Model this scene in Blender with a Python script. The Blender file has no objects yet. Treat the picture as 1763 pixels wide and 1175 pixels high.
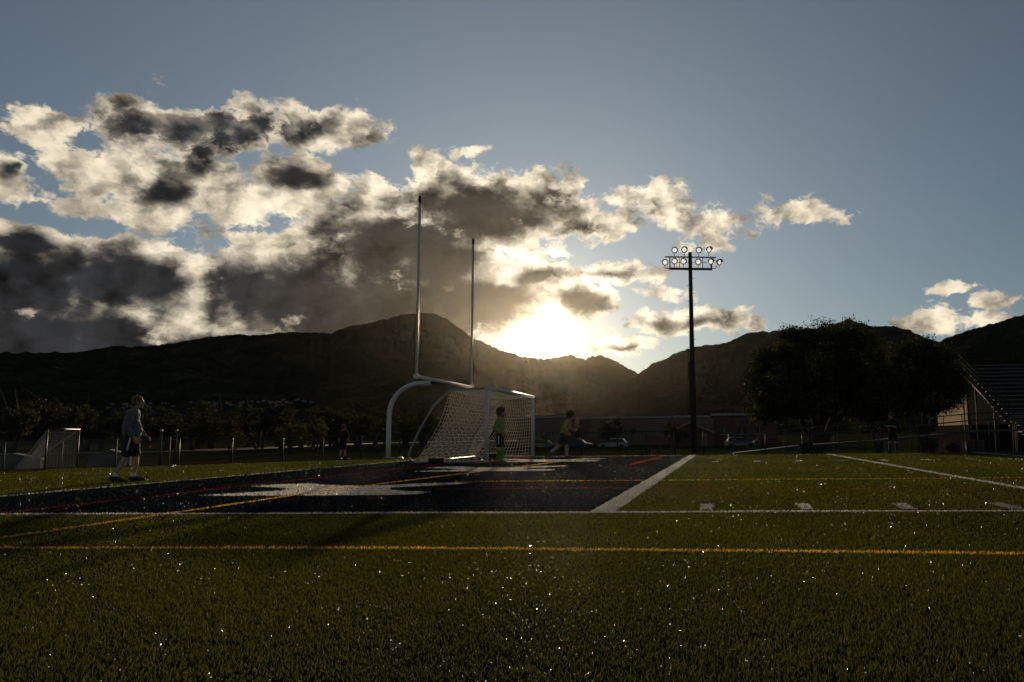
import bpy, bmesh, math, random
import numpy as np
from mathutils import Vector, Matrix, noise as mnoise

RAD = math.radians
scene = bpy.context.scene
COL = scene.collection

# ------------------------------------------------------------------ camera
cam_data = bpy.data.cameras.new("camera")
cam_data.sensor_width = 36.0
cam_data.lens = 1380.0 / 1763.0 * 36.0
cam_data.shift_x = -0.124
cam_data.clip_start = 0.05
cam_data.clip_end = 40000.0
cam = bpy.data.objects.new("camera", cam_data)
COL.objects.link(cam)
cam.location = (0, 0, 0.75)
cam.rotation_euler = (Matrix.Rotation(RAD(5.4), 3, 'Z') @ Matrix.Rotation(RAD(90 + 6.67), 3, 'X')
                      @ Matrix.Rotation(RAD(-0.72), 3, 'Z')).to_euler()
scene.camera = cam

# ------------------------------------------------------------------ exposure
vs = scene.view_settings
vs.view_transform = 'Standard'
vs.look = 'None'
vs.exposure = 0.0
vs.gamma = 1.0
vs.use_curve_mapping = False
scene.cycles.max_bounces = 5
scene.cycles.diffuse_bounces = 2
scene.cycles.glossy_bounces = 2
scene.cycles.transmission_bounces = 3
scene.cycles.transparent_max_bounces = 16
scene.cycles.volume_bounces = 0
scene.cycles.use_denoising = True

# ------------------------------------------------------------------ sun
HAZE_DENSITY = 1.25e-6
SUN_AZ, SUN_EL = -12.5, 6.75          # degrees, azimuth from +Y towards +X
sun_dir = Vector((math.sin(RAD(SUN_AZ)) * math.cos(RAD(SUN_EL)),
                  math.cos(RAD(SUN_AZ)) * math.cos(RAD(SUN_EL)), math.sin(RAD(SUN_EL))))
sun_data = bpy.data.lights.new("sun", 'SUN')
sun_data.energy = 3.2
sun_data.angle = RAD(0.5)
sun_data.color = (1.0, 0.80, 0.52)
sun = bpy.data.objects.new("sun", sun_data)
COL.objects.link(sun)
sun.location = sun_dir * 300
sun.rotation_euler = sun_dir.to_track_quat('Z', 'Y').to_euler()

# ------------------------------------------------------------------ node helper
class NT:
    """small helper to write node maths"""
    def __init__(s, tree): s.t = tree; s.n = tree.nodes; s.l = tree.links
    def put(s, sock, v):
        if hasattr(v, 'is_output'): s.l.new(v, sock)
        else: sock.default_value = v
    def m(s, op, a, b=0.0, c=0.0, clamp=False):
        n = s.n.new('ShaderNodeMath'); n.operation = op; n.use_clamp = clamp
        s.put(n.inputs[0], a); s.put(n.inputs[1], b); s.put(n.inputs[2], c)
        return n.outputs[0]
    def v(s, op, a, b=(0, 0, 0), c=(0, 0, 0)):
        n = s.n.new('ShaderNodeVectorMath'); n.operation = op
        s.put(n.inputs[0], a); s.put(n.inputs[1], b); s.put(n.inputs[2], c)
        return n.outputs['Value'] if op in ('LENGTH', 'DOT_PRODUCT', 'DISTANCE') else n.outputs[0]
    def noise(s, vec, scale, detail=4, rough=0.5, lac=2.0, color=False):
        n = s.n.new('ShaderNodeTexNoise')
        if vec is not None: s.l.new(vec, n.inputs['Vector'])
        n.inputs['Scale'].default_value = scale; n.inputs['Detail'].default_value = detail
        n.inputs['Roughness'].default_value = rough; n.inputs['Lacunarity'].default_value = lac
        return n.outputs['Color'] if color else n.outputs[0]
    def smooth(s, x, lo, hi, a=0.0, b=1.0):
        n = s.n.new('ShaderNodeMapRange'); n.interpolation_type = 'SMOOTHSTEP'
        s.put(n.inputs[0], x); n.inputs[1].default_value = lo; n.inputs[2].default_value = hi
        n.inputs[3].default_value = a; n.inputs[4].default_value = b
        return n.outputs[0]
    def mix(s, f, a, b):
        n = s.n.new('ShaderNodeMix'); n.data_type = 'RGBA'
        s.put(n.inputs[0], f); s.put(n.inputs[6], a); s.put(n.inputs[7], b)
        return n.outputs[2]
    def ramp(s, f, stops):
        n = s.n.new('ShaderNodeValToRGB'); s.put(n.inputs[0], f)
        e = n.color_ramp.elements
        while len(e) < len(stops): e.new(0.5)
        for i, (p, c) in enumerate(stops): e[i].position = p; e[i].color = (*c, 1)
        return n.outputs[0]

# ------------------------------------------------------------------ world: clear evening sky with broken cloud
world = bpy.data.worlds.new("World")
scene.world = world
world.use_nodes = True
world.cycles.sampling_method = 'MANUAL'
world.cycles.sample_map_resolution = 512
wt = world.node_tree
wt.nodes.clear()
W = NT(wt)
out = wt.nodes.new('ShaderNodeOutputWorld')
bg = wt.nodes.new('ShaderNodeBackground')
bg.inputs['Strength'].default_value = 0.05
wt.links.new(bg.outputs[0], out.inputs[0])
sky = wt.nodes.new('ShaderNodeTexSky')
sky.sky_type = 'NISHITA'
sky.sun_disc = False
sky.sun_elevation = RAD(SUN_EL)
sky.sun_rotation = RAD(SUN_AZ)
sky.altitude = 1900
sky.air_density = 1.0
sky.dust_density = 0.6
sky.ozone_density = 1.5
tc = wt.nodes.new('ShaderNodeTexCoord').outputs['Generated']
sep = wt.nodes.new('ShaderNodeSeparateXYZ'); wt.links.new(tc, sep.inputs[0])
az = W.m('DEGREES', W.m('ARCTAN2', sep.outputs[0], sep.outputs[1]))
el = W.m('DEGREES', W.m('ARCSINE', sep.outputs[2]))
cmb = wt.nodes.new('ShaderNodeCombineXYZ')
wt.links.new(az, cmb.inputs[0]); wt.links.new(el, cmb.inputs[1])
CLOUD_SEED = 11.3
cmb.inputs[2].default_value = CLOUD_SEED          # keeps the noise off its lattice planes
P = cmb.outputs[0]
theta = W.m('DEGREES', W.m('ARCCOSINE', W.m('MINIMUM', W.v('DOT_PRODUCT', tc, tuple(sun_dir)), 0.999999)))
# forward-scattered glow round the sun (thin cirrus and dust)
def lobe(width, power):
    return W.m('DIVIDE', 1.0, W.m('ADD', 1.0, W.m('POWER', W.m('DIVIDE', theta, width), power)))
glow_tight, glow_wide, glow_far = lobe(1.25, 2.7), lobe(9.0, 2.0), lobe(23.0, 2.2)

# cloud masses: azimuth, elevation, half width, half height in degrees
MASSES = [(-42.8,17.7,2.2,1.3,0.85),(-36.6,18.9,3.8,1.8),(-33.4,19.6,3.0,1.4),(-31.0,20.2,3.8,1.3),(-27.6,20.2,3.0,1.3),(-25.9,20.2,2.4,1.5,0.85),(-36.1,15.3,5.2,2.2),
 (-28.7,16.9,3.4,1.7),(-44.4,15.0,1.4,1.5),(-41.3,16.0,2.8,1.5,0.85),(-40.9,13.7,3.0,0.9,0.8),(-37.9,13.3,1.8,0.9),(-31.1,15.4,4.3,1.5),
 (-43.5,11.9,2.0,0.8),(-38.9,10.1,4.7,2.0),(-43.1,8.6,4.5,2.3),(-41.0,6.8,9.2,1.5),(-35.7,6.2,10.0,0.9),(-29.2,9.7,5.2,2.8),
 (-23.7,12.9,5.7,2.5),(-17.9,15.6,7.5,2.7),(-12.9,16.6,4.2,1.9),(-21.8,10.1,8.5,3.2),(-25.5,7.6,9.3,1.7),(-27.1,13.7,2.9,1.1),
 (-30.5,12.8,3.8,0.7),(-20.6,18.8,1.8,1.2,0.8),(-9.5,15.4,4.7,1.9),(-3.4,16.2,3.0,2.0,0.75),(0.4,14.7,2.8,2.3,0.65),(6.1,15.4,4.2,1.4,0.65),
 (-7.0,16.6,3.2,1.1,0.8),(-15.4,9.7,4.5,2.9),(-9.8,9.3,2.7,1.6),(-1.4,8.0,4.6,1.0,0.95),(-7.0,11.6,4.6,0.9,0.9),(-13.7,11.3,4.9,0.9),
 (-6.7,6.2,3.2,0.8,0.9),(14.7,7.3,3.0,1.2,0.78),(18.4,8.6,2.4,0.8,0.62),(18.0,7.3,2.4,0.7,0.72),(-17.3,19.8,2.4,0.7,0.6),(-3.2,10.1,2.5,0.8,0.62),
 (16.3,9.3,2.0,0.5,0.6),(-40.0,5.6,14.0,1.2),(-19.5,11.8,4.5,2.4)]
THICK = [(-35.4,19.0,4.2,2.3),(-37.9,18.8,3.4,1.7),(-30.6,20.2,4.8,1.4),(-33.2,19.6,4.2,1.9),(-28.6,20.2,2.8,1.0),(-36.5,15.1,2.2,0.9),(-28.7,17.1,1.6,0.7),(-44.1,15.3,0.9,0.4),
 (-10.0,9.4,2.2,1.2),(-1.4,7.9,3.5,0.6),(-4.4,15.9,1.3,1.0),(-7.0,11.5,2.3,0.4),(-12.5,11.2,2.5,0.5),(-6.7,6.1,1.9,0.3),(-12.0,17.0,2.8,1.1),(-9.5,14.4,2.5,0.8)]
HEAVY = [(-38.9,9.7,4.2,1.7),(-42.8,8.6,3.7,2.0),(-42.5,6.4,6.5,1.3),(-43.5,11.3,1.5,0.6),(-29.6,9.4,4.6,2.4),(-22.2,13.2,5.0,2.3),(-16.5,15.4,4.6,1.9),
 (-23.6,9.2,7.5,2.6),(-24.0,7.4,7.5,1.4),(-16.8,9.2,3.0,2.1),(-19.5,11.8,3.6,2.0),(-40.0,5.5,13.0,1.0)]
def field(vec, cells, grow=1.0):
    acc = None
    for a, e, rx, ry, *wgt in cells:
        rx *= grow; ry *= grow; top = wgt[0] if wgt else 1.0
        d = W.v('LENGTH', W.v('MULTIPLY_ADD', vec, (1 / rx, 1 / ry, 0), (-a / rx, -e / ry, 0)))
        acc = W.m('SUBTRACT', top, d) if acc is None else W.m('SMOOTH_MAX', acc, W.m('SUBTRACT', top, d), 0.18)
    return acc
stretch = W.v('MULTIPLY', P, (0.75, 1.0, 1.0))
wob = W.v('MULTIPLY_ADD', W.v('SUBTRACT', W.noise(stretch, 0.42, 3, 0.55, color=True), (0.5, 0.5, 0.5)), (2.6, 1.7, 0), P)
wob2 = W.v('MULTIPLY_ADD', W.v('SUBTRACT', W.noise(stretch, 1.7, 3, 0.6, color=True), (0.5, 0.5, 0.5)), (0.9, 0.7, 0), stretch)
def billow(vec, scale, detail, rough=0.5):
    """rounded heaps: inverted cell distance, summed over octaves"""
    n = wt.nodes.new('ShaderNodeTexVoronoi'); n.voronoi_dimensions = '2D'; n.feature = 'F1'; n.normalize = True
    wt.links.new(vec, n.inputs['Vector']); n.inputs['Scale'].default_value = scale
    n.inputs['Detail'].default_value = detail; n.inputs['Roughness'].default_value = rough
    return W.m('SUBTRACT', 0.40, n.outputs['Distance'])
towards = W.v('NORMALIZE', W.v('SUBTRACT', (SUN_AZ, SUN_EL, CLOUD_SEED), P))
def heap(vec, d): return W.m('ADD', W.m('MULTIPLY', W.m('SUBTRACT', W.noise(vec, 0.45, d, 0.56), 0.5), 0.90), W.m('MULTIPLY', billow(vec, 0.62, 2.5, 0.5), 0.30))
puff = heap(wob2, 8)
fine = W.m('SUBTRACT', W.noise(wob2, 3.0, 5, 0.65), 0.5)
# heaps lit from the sun's side: the same shapes a little nearer to the sun
def broad(vec): return W.m('MULTIPLY', W.m('SUBTRACT', W.noise(vec, 0.32, 5.0, 0.50), 0.5), 1.15)
wob3 = W.v('MULTIPLY_ADD', towards, (0.55, 0.55, 0), wob2)
low = broad(wob2); low_s = broad(wob3)
relief = W.m('SUBTRACT', low, low_s)
# broken cloud goes on in the same way round the rest of the horizon
rest = W.m('SUBTRACT', W.noise(W.v('MULTIPLY', P, (0.6, 1.0, 1.0)), 0.13, 3, 0.5), 0.50)
band = W.m('MULTIPLY', W.smooth(el, 3.0, 8.0), W.smooth(el, 30.0, 17.0))
away = W.smooth(W.m('ABSOLUTE', W.m('ADD', az, 12.0)), 36.0, 46.0)
rest = W.m('SUBTRACT', W.m('MULTIPLY', W.m('MULTIPLY', rest, 4.0), W.m('MULTIPLY', band, away)),
           W.m('SUBTRACT', 1.0, W.m('MULTIPLY', band, away)))
heavy = field(wob, HEAVY, 1.1)
mass = W.m('MAXIMUM', W.m('MAXIMUM', W.m('ADD', field(wob, MASSES), 0.12), W.m('ADD', heavy, 0.62)), rest)
dens = W.m('ADD', mass, W.m('ADD', W.m('MULTIPLY', puff, 3.1), W.m('MULTIPLY', fine, 0.85)))
alpha = W.smooth(dens, 0.02, 0.42)
thick = W.m('ADD', W.m('MAXIMUM', W.m('MAXIMUM', field(wob, THICK, 1.35), W.m('ADD', heavy, 0.42)), W.m('SUBTRACT', rest, 0.2)),
            W.m('ADD', W.m('MULTIPLY', low, 1.2), W.m('MULTIPLY', relief, 1.2)))
opaque = W.m('MULTIPLY', W.smooth(thick, -0.38, 0.85), W.smooth(dens, 0.12, 0.80))
relief2 = W.m('ADD', W.m('MULTIPLY', low, 0.7), W.m('MULTIPLY', relief, 2.0))
shade = W.smooth(relief2, -0.40, 0.42, 1.25, 0.22)
def scale(col, f):
    n = wt.nodes.new('ShaderNodeVectorMath'); n.operation = 'SCALE'
    W.put(n.inputs[0], col); W.put(n.inputs['Scale'], f); return n.outputs[0]
lit = scale((1.0, 0.87, 0.66), W.m('MULTIPLY', shade, W.m('ADD', 15.5, W.m('ADD', W.m('MULTIPLY', glow_wide, 13.0), W.m('MULTIPLY', glow_tight, 70.0)))))
dim = W.mix(W.smooth(theta, 8.0, 26.0), (1.0, 0.86, 0.70, 1), (0.62, 0.66, 0.74, 1))
dim = scale(dim, W.m('ADD', 0.75, W.m('ADD', W.m('MULTIPLY', relief2, -1.5), W.m('ADD', W.m('MULTIPLY', glow_wide, 0.8), W.m('MULTIPLY', glow_tight, 14.0)))))
cloud = W.mix(opaque, lit, dim)
clear = W.v('MULTIPLY', sky.outputs[0], (0.74, 0.78, 0.78))
clear = W.v('ADD', clear, W.v('ADD', scale((1.0, 0.85, 0.55), W.m('MULTIPLY', glow_tight, 110.0)), W.v('ADD', scale((1.0, 0.95, 0.84), W.m('MULTIPLY', glow_wide, 2.4)), scale((0.88, 0.96, 1.0), W.m('MULTIPLY', glow_far, 4.5)))))
final = W.mix(alpha, clear, cloud)
wt.links.new(final, bg.inputs['Color'])

# ------------------------------------------------------------------ materials
MATS = {}
def mat(name, col, rough=0.7, spec=0.3, var=0.15, nscale=8.0, metal=0.0, bump=0.0, bscale=60.0, trans=0.0, emit=None):
    """plain surface with a little procedural mottling and relief"""
    if name in MATS: return MATS[name]
    m = bpy.data.materials.new(name); m.use_nodes = True
    t = NT(m.node_tree); b = m.node_tree.nodes['Principled BSDF']
    oc = t.n.new('ShaderNodeTexCoord').outputs['Object']
    f = t.noise(oc, nscale, 5, 0.6)
    lo = tuple(c * (1 - var) for c in col) + (1,); hi = tuple(min(1, c * (1 + var)) for c in col) + (1,)
    c = t.mix(t.smooth(f, 0.3, 0.7), lo, hi)
    t.l.new(c, b.inputs['Base Color'])
    b.inputs['Roughness'].default_value = rough; b.inputs['Specular IOR Level'].default_value = spec
    b.inputs['Metallic'].default_value = metal
    if bump:
        bn = t.n.new('ShaderNodeBump'); bn.inputs['Strength'].default_value = bump; bn.inputs['Distance'].default_value = 0.01
        t.l.new(t.noise(oc, bscale, 4, 0.6), bn.inputs['Height']); t.l.new(bn.outputs[0], b.inputs['Normal'])
    if emit:
        b.inputs['Emission Color'].default_value = (*emit[0], 1); b.inputs['Emission Strength'].default_value = emit[1]
    if trans:
        tr = t.n.new('ShaderNodeBsdfTranslucent'); t.l.new(c, tr.inputs['Color'])
        mx = t.n.new('ShaderNodeMixShader'); mx.inputs[0].default_value = trans
        t.l.new(b.outputs[0], mx.inputs[1]); t.l.new(tr.outputs[0], mx.inputs[2])
        t.l.new(mx.outputs[0], t.n['Material Output'].inputs[0])
    MATS[name] = m
    return m

# ------------------------------------------------------------------ mesh helpers
def link(name, me, m=None, parent=None, loc=None, rotz=0.0):
    o = bpy.data.objects.new(name, me); COL.objects.link(o)
    if m is not None and hasattr(me, 'materials') and not me.materials: me.materials.append(m)
    if parent is not None: o.parent = parent
    if loc is not None: o.location = loc
    if rotz: o.rotation_euler = (0, 0, rotz)
    return o
def np_mesh(name, verts, faces, smooth=False):
    """verts (n,3), faces (m,k) arrays with one polygon size"""
    me = bpy.data.meshes.new(name); verts = np.asarray(verts, np.float32); faces = np.asarray(faces, np.int32)
    me.vertices.add(len(verts)); me.vertices.foreach_set('co', verts.ravel())
    k = faces.shape[1]; me.loops.add(faces.size); me.loops.foreach_set('vertex_index', faces.ravel())
    me.polygons.add(len(faces)); me.polygons.foreach_set('loop_start', np.arange(0, faces.size, k, dtype=np.int32))
    me.polygons.foreach_set('loop_total', np.full(len(faces), k, np.int32))
    if smooth: me.polygons.foreach_set('use_smooth', np.ones(len(faces), bool))
    me.update(calc_edges=True); me.validate(); return me
def tag(o, label=None, cat=None, group=None, kind=None):
    if label: o['label'] = label
    if cat: o['category'] = cat
    if group: o['group'] = group
    if kind: o['kind'] = kind
    return o
def empty(name, loc, label, cat, group=None, rotz=0.0):
    o = bpy.data.objects.new(name, None); COL.objects.link(o); o.location = loc; o.rotation_euler = (0, 0, rotz)
    o.empty_display_size = 0.2
    return tag(o, label, cat, group)
class MB:
    """collects simple solids into one mesh"""
    def __init__(s): s.bm = bmesh.new()
    def box(s, c, size, rot=None):
        M = Matrix.Translation(Vector(c)) @ (rot.to_4x4() if rot else Matrix.Identity(4)) @ Matrix.Diagonal((*size, 1))
        bmesh.ops.create_cube(s.bm, size=1, matrix=M); return s
    def tube(s, pts, r, n=8, caps=True):
        pts = [Vector(p) for p in pts]; rs = r if isinstance(r, (list, tuple)) else [r] * len(pts); rings = []; a = None
        for i, p in enumerate(pts):
            d = (pts[min(i + 1, len(pts) - 1)] - pts[max(i - 1, 0)]).normalized()
            if a is None: a = d.cross(Vector((0, 0, 1)) if abs(d.z) < 0.9 else Vector((1, 0, 0)))
            a = (a - d * a.dot(d)).normalized(); b = d.cross(a).normalized()
            rings.append([s.bm.verts.new(p + (a * math.cos(2 * math.pi * k / n) + b * math.sin(2 * math.pi * k / n)) * rs[i]) for k in range(n)])
        for A, B in zip(rings, rings[1:]):
            for k in range(n):
                f = s.bm.faces.new((A[k], A[(k + 1) % n], B[(k + 1) % n], B[k])); f.smooth = n > 5
        if caps: s.bm.faces.new(rings[0][::-1]); s.bm.faces.new(rings[-1])
        return s
    def poly(s, pts):
        s.bm.faces.new([s.bm.verts.new(p) for p in pts]); return s
    def prism(s, pts, vec):
        A = [s.bm.verts.new(p) for p in pts]; B = [s.bm.verts.new(Vector(p) + Vector(vec)) for p in pts]
        n = len(A); s.bm.faces.new(A); s.bm.faces.new(B[::-1])
        for k in range(n): s.bm.faces.new((A[k], B[k], B[(k + 1) % n], A[(k + 1) % n]))
        return s
    def lathe(s, prof, M=None, n=16):
        M = M or Matrix.Identity(4); rings = []
        for r, z in prof:
            rings.append([s.bm.verts.new(M @ Vector((r * math.cos(2 * math.pi * k / n), r * math.sin(2 * math.pi * k / n), z))) for k in range(n)])
        for A, B in zip(rings, rings[1:]):
            for k in range(n):
                f = s.bm.faces.new((A[k], A[(k + 1) % n], B[(k + 1) % n], B[k])); f.smooth = True
        return s
    def build(s, name, m, parent=None, loc=None, rotz=0.0, bevel=0.0):
        bmesh.ops.recalc_face_normals(s.bm, faces=s.bm.faces)
        if bevel: bmesh.ops.bevel(s.bm, geom=list(s.bm.edges), offset=bevel, segments=1, affect='EDGES')
        me = bpy.data.meshes.new(name); s.bm.to_mesh(me); s.bm.free()
        return link(name, me, m, parent, loc, rotz)
def copy_tree(o, parent=None):
    c = o.copy(); COL.objects.link(c)
    if parent is not None: c.parent = parent
    for ch in o.children: copy_tree(ch, c)
    return c

# ------------------------------------------------------------------ terrain
EDGE_N, EDGE_C = (-0.743, 0.669), 27.25          # the turf ends at y = 28.7 and along a slanting edge on the left
def off_field(x, y):
    return np.maximum(np.asarray(y) - 28.7, EDGE_N[0] * np.asarray(x) + EDGE_N[1] * np.asarray(y) - EDGE_C)
def ground_z(x, y):
    s = np.maximum(off_field(x, y), 0.0)
    return -np.minimum(1.25, 0.0235 * s)
def gz(x, y): return float(ground_z(x, y))

def axis(near, far, step, grow):
    v = [0.0]; d = step
    while v[-1] < far:
        v.append(v[-1] + d)
        if v[-1] > near: d *= grow
    return np.array(v)
ax = axis(90, 9000, 1.5, 1.12); gx = np.concatenate([-ax[:0:-1], ax])
X, Y = np.meshgrid(gx, gx)
Z = ground_z(X, Y) - 0.02
n = len(gx); idx = np.arange(n * n).reshape(n, n)
gf = np.stack([idx[:-1, :-1], idx[:-1, 1:], idx[1:, 1:], idx[1:, :-1]], -1).reshape(-1, 4)
gm = bpy.data.materials.new('ground'); gm.use_nodes = True
t = NT(gm.node_tree); b = t.n['Principled BSDF']
pos = t.n.new('ShaderNodeNewGeometry').outputs['Position']
big = t.noise(t.v('MULTIPLY', pos, (0.02, 0.035, 0.02)), 1.0, 5, 0.6)
sm = t.noise(pos, 6.0, 5, 0.7)
c = t.ramp(big, [(0.32, (0.020, 0.024, 0.008)), (0.48, (0.042, 0.046, 0.013)), (0.62, (0.060, 0.050, 0.022)), (0.75, (0.028, 0.034, 0.011))])
c = t.mix(t.smooth(sm, 0.3, 0.75), t.v('MULTIPLY', c, (0.55, 0.55, 0.55)), c)
df = t.n.new('ShaderNodeBsdfDiffuse'); t.l.new(c, df.inputs['Color']); t.l.new(df.outputs[0], t.n['Material Output'].inputs[0])
bn = t.n.new('ShaderNodeBump'); bn.inputs['Strength'].default_value = 0.6; bn.inputs['Distance'].default_value = 0.03
t.l.new(t.noise(pos, 9.0, 5, 0.7), bn.inputs['Height']); t.l.new(bn.outputs[0], df.inputs['Normal'])
tag(link('ground', np_mesh('ground', np.stack([X.ravel(), Y.ravel(), Z.ravel()], -1), gf, True), gm), kind='structure')

# ------------------------------------------------------------------ mountains
mm = bpy.data.materials.new('mountain_forest'); mm.use_nodes = True
t = NT(mm.node_tree); b = t.n['Principled BSDF']
pos = t.n.new('ShaderNodeNewGeometry').outputs['Position']
f1 = t.noise(pos, 0.006, 6, 0.65); f2 = t.noise(pos, 0.05, 4, 0.7)
c = t.ramp(f1, [(0.35, (0.018, 0.024, 0.014)), (0.55, (0.035, 0.040, 0.022)), (0.72, (0.075, 0.066, 0.045))])
c = t.mix(t.smooth(f2, 0.35, 0.65), t.v('MULTIPLY', c, (0.5, 0.5, 0.5)), c)
t.l.new(c, b.inputs['Base Color']); b.inputs['Roughness'].default_value = 1.0; b.inputs['Specular IOR Level'].default_value = 0.0
bn = t.n.new('ShaderNodeBump'); bn.inputs['Strength'].default_value = 1.0; bn.inputs['Distance'].default_value = 12.0
t.l.new(f2, bn.inputs['Height']); t.l.new(bn.outputs[0], b.inputs['Normal'])

def fbm(x, y, s, o=5):
    return mnoise.fractal(Vector((x, y, s)), 1.0, 2.0, o)
def ridge(name, crest, dist, foot, power, seed, spur=0.30):
    """a range of forested mountains: crest line as azimuth and elevation in degrees at a given distance in metres"""
    a0, a1 = crest[0][0], crest[-1][0]; na = int((a1 - a0) / 0.10); T = np.concatenate([np.linspace(0, 1, 80), [1.05, 1.2, 1.5]])
    A = np.linspace(a0, a1, na); E = np.interp(A, [c[0] for c in crest], [c[1] for c in crest])
    rough = np.array([fbm(a * 2.2, 0, seed) * 0.10 + fbm(a * 9, 3, seed) * 0.035 for a in A]) + np.random.RandomState(int(seed)).uniform(-0.022, 0.022, na)
    E = E + rough
    V = np.zeros((len(T), na, 3))
    for i, tt in enumerate(T):
        for j, a in enumerate(A):
            R = dist * (1 + 0.10 * fbm(a * 0.09, 1, seed)); r = foot + (R - foot) * tt
            top = R * math.tan(RAD(E[j])) + 0.75
            if tt <= 1:
                xx, yy = r * math.sin(RAD(a)), r * math.cos(RAD(a)); wob = fbm(xx / 620, yy / 820, seed + 9); wob = 1 - abs(wob) * 1.6
                env = math.sin(math.pi * tt) ** 0.8
                z = top * (tt ** power) * (1 + spur * (wob - 0.75) * env) + 22 * fbm(xx / 150, yy / 150, seed, 3) * env
            else:
                z = top * (1 - (tt - 1) * 1.6)
            V[i, j] = (r * math.sin(RAD(a)), r * math.cos(RAD(a)), z - 3.0 * (tt == 0))
    m, k = len(T), na; ii = np.arange(m * k).reshape(m, k)
    F = np.stack([ii[:-1, :-1], ii[:-1, 1:], ii[1:, 1:], ii[1:, :-1]], -1).reshape(-1, 4)
    tag(link(name, np_mesh(name, V.reshape(-1, 3), F, True), mm), kind='structure')
    return V
VA = ridge('mountain_range', [(-60,4.2),(-52,4.9),(-44.1,5.0),(-42.6,5.1),(-40.7,5.2),(-38.7,5.7),(-37.5,5.7),(-35.7,6.0),(-34.1,6.4),(-32.5,6.7),(-31.1,6.7),(-29.1,7.0),
      (-26.6,7.0),(-25.5,7.5),(-24.0,7.8),(-21.7,8.5),(-21.2,8.5),(-20.1,8.6),(-19.0,8.2),(-18.3,7.7),(-17.2,6.9),(-15.4,6.1),(-13.7,5.6),(-11.8,5.35),
      (-10.2,4.5),(-7.9,3.4),(-5.0,2.0),(-2.0,1.0)], 5200, 1300, 1.25, 3)
ridge('mountain_range', [(-18,2.4),(-16.1,3.7),(-13.7,5.0),(-11.8,5.5),(-10.3,5.7),(-9.3,5.4),(-8.2,5.7),(-7.2,5.3),(-5.4,4.3),(-3.4,2.4),(0,1.0)], 6800, 3000, 1.2, 17)
ridge('mountain_range', [(-9.5,1.2),(-7.9,2.5),(-6.3,3.7),(-5.3,4.4),(-4.4,5.1),(-3.6,5.3),(-2.7,5.8),(-1.4,6.2),(0.8,6.4),(2.4,7.1),(4.8,7.2),(5.7,7.1),(8.2,7.4),(9.4,7.8),
      (10.4,7.4),(11.0,7.2),(12.1,7.2),(13.2,6.9),(14.5,6.2),(16.1,5.5),(18.1,3.8),(22,2.5)], 4600, 1700, 1.2, 29)
ridge('mountain_range', [(10.5,1.8),(12.3,3.7),(13.8,5.2),(15.3,6.0),(15.8,6.2),(16.8,6.5),(17.9,6.8),(18.9,7.0),(19.9,7.3),(20.5,7.4),(23.4,7.6),(28,8.0),(36,7.2)], 3700, 1500, 1.2, 41)

# ------------------------------------------------------------------ playing field
def in_poly(x, y, poly):
    inside = np.zeros(x.shape, bool); j = len(poly) - 1
    for i in range(len(poly)):
        xi, yi = poly[i]; xj, yj = poly[j]
        c = ((yi > y) != (yj > y)) & (x < (xj - xi) * (y - yi) / (yj - yi + 1e-12) + xi)
        inside ^= c; j = i
    return inside
def strip(x0, y0, x1, y1, w):
    d = np.array([x1 - x0, y1 - y0], float); d /= np.linalg.norm(d); nrm = np.array([-d[1], d[0]]) * w / 2
    return [(x0 + nrm[0], y0 + nrm[1]), (x0 - nrm[0], y0 - nrm[1]), (x1 - nrm[0], y1 - nrm[1]), (x1 + nrm[0], y1 + nrm[1])]
LETTER = [(-7.05,10.40),(-6.45,11.00),(-6.30,11.55),(-6.75,11.95),(-7.45,12.35),(-7.20,12.75),(-6.85,13.05),(-6.35,12.60),(-5.9,12.35),(-5.25,12.38),
          (-4.85,12.80),(-4.0,13.05),(-4.05,12.70),(-4.45,12.20),(-4.9,11.85),(-4.75,11.40),(-4.40,11.05),(-3.92,10.85),(-3.95,10.40),(-4.4,10.30),(-5.5,10.28),(-6.4,10.28)]
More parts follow.
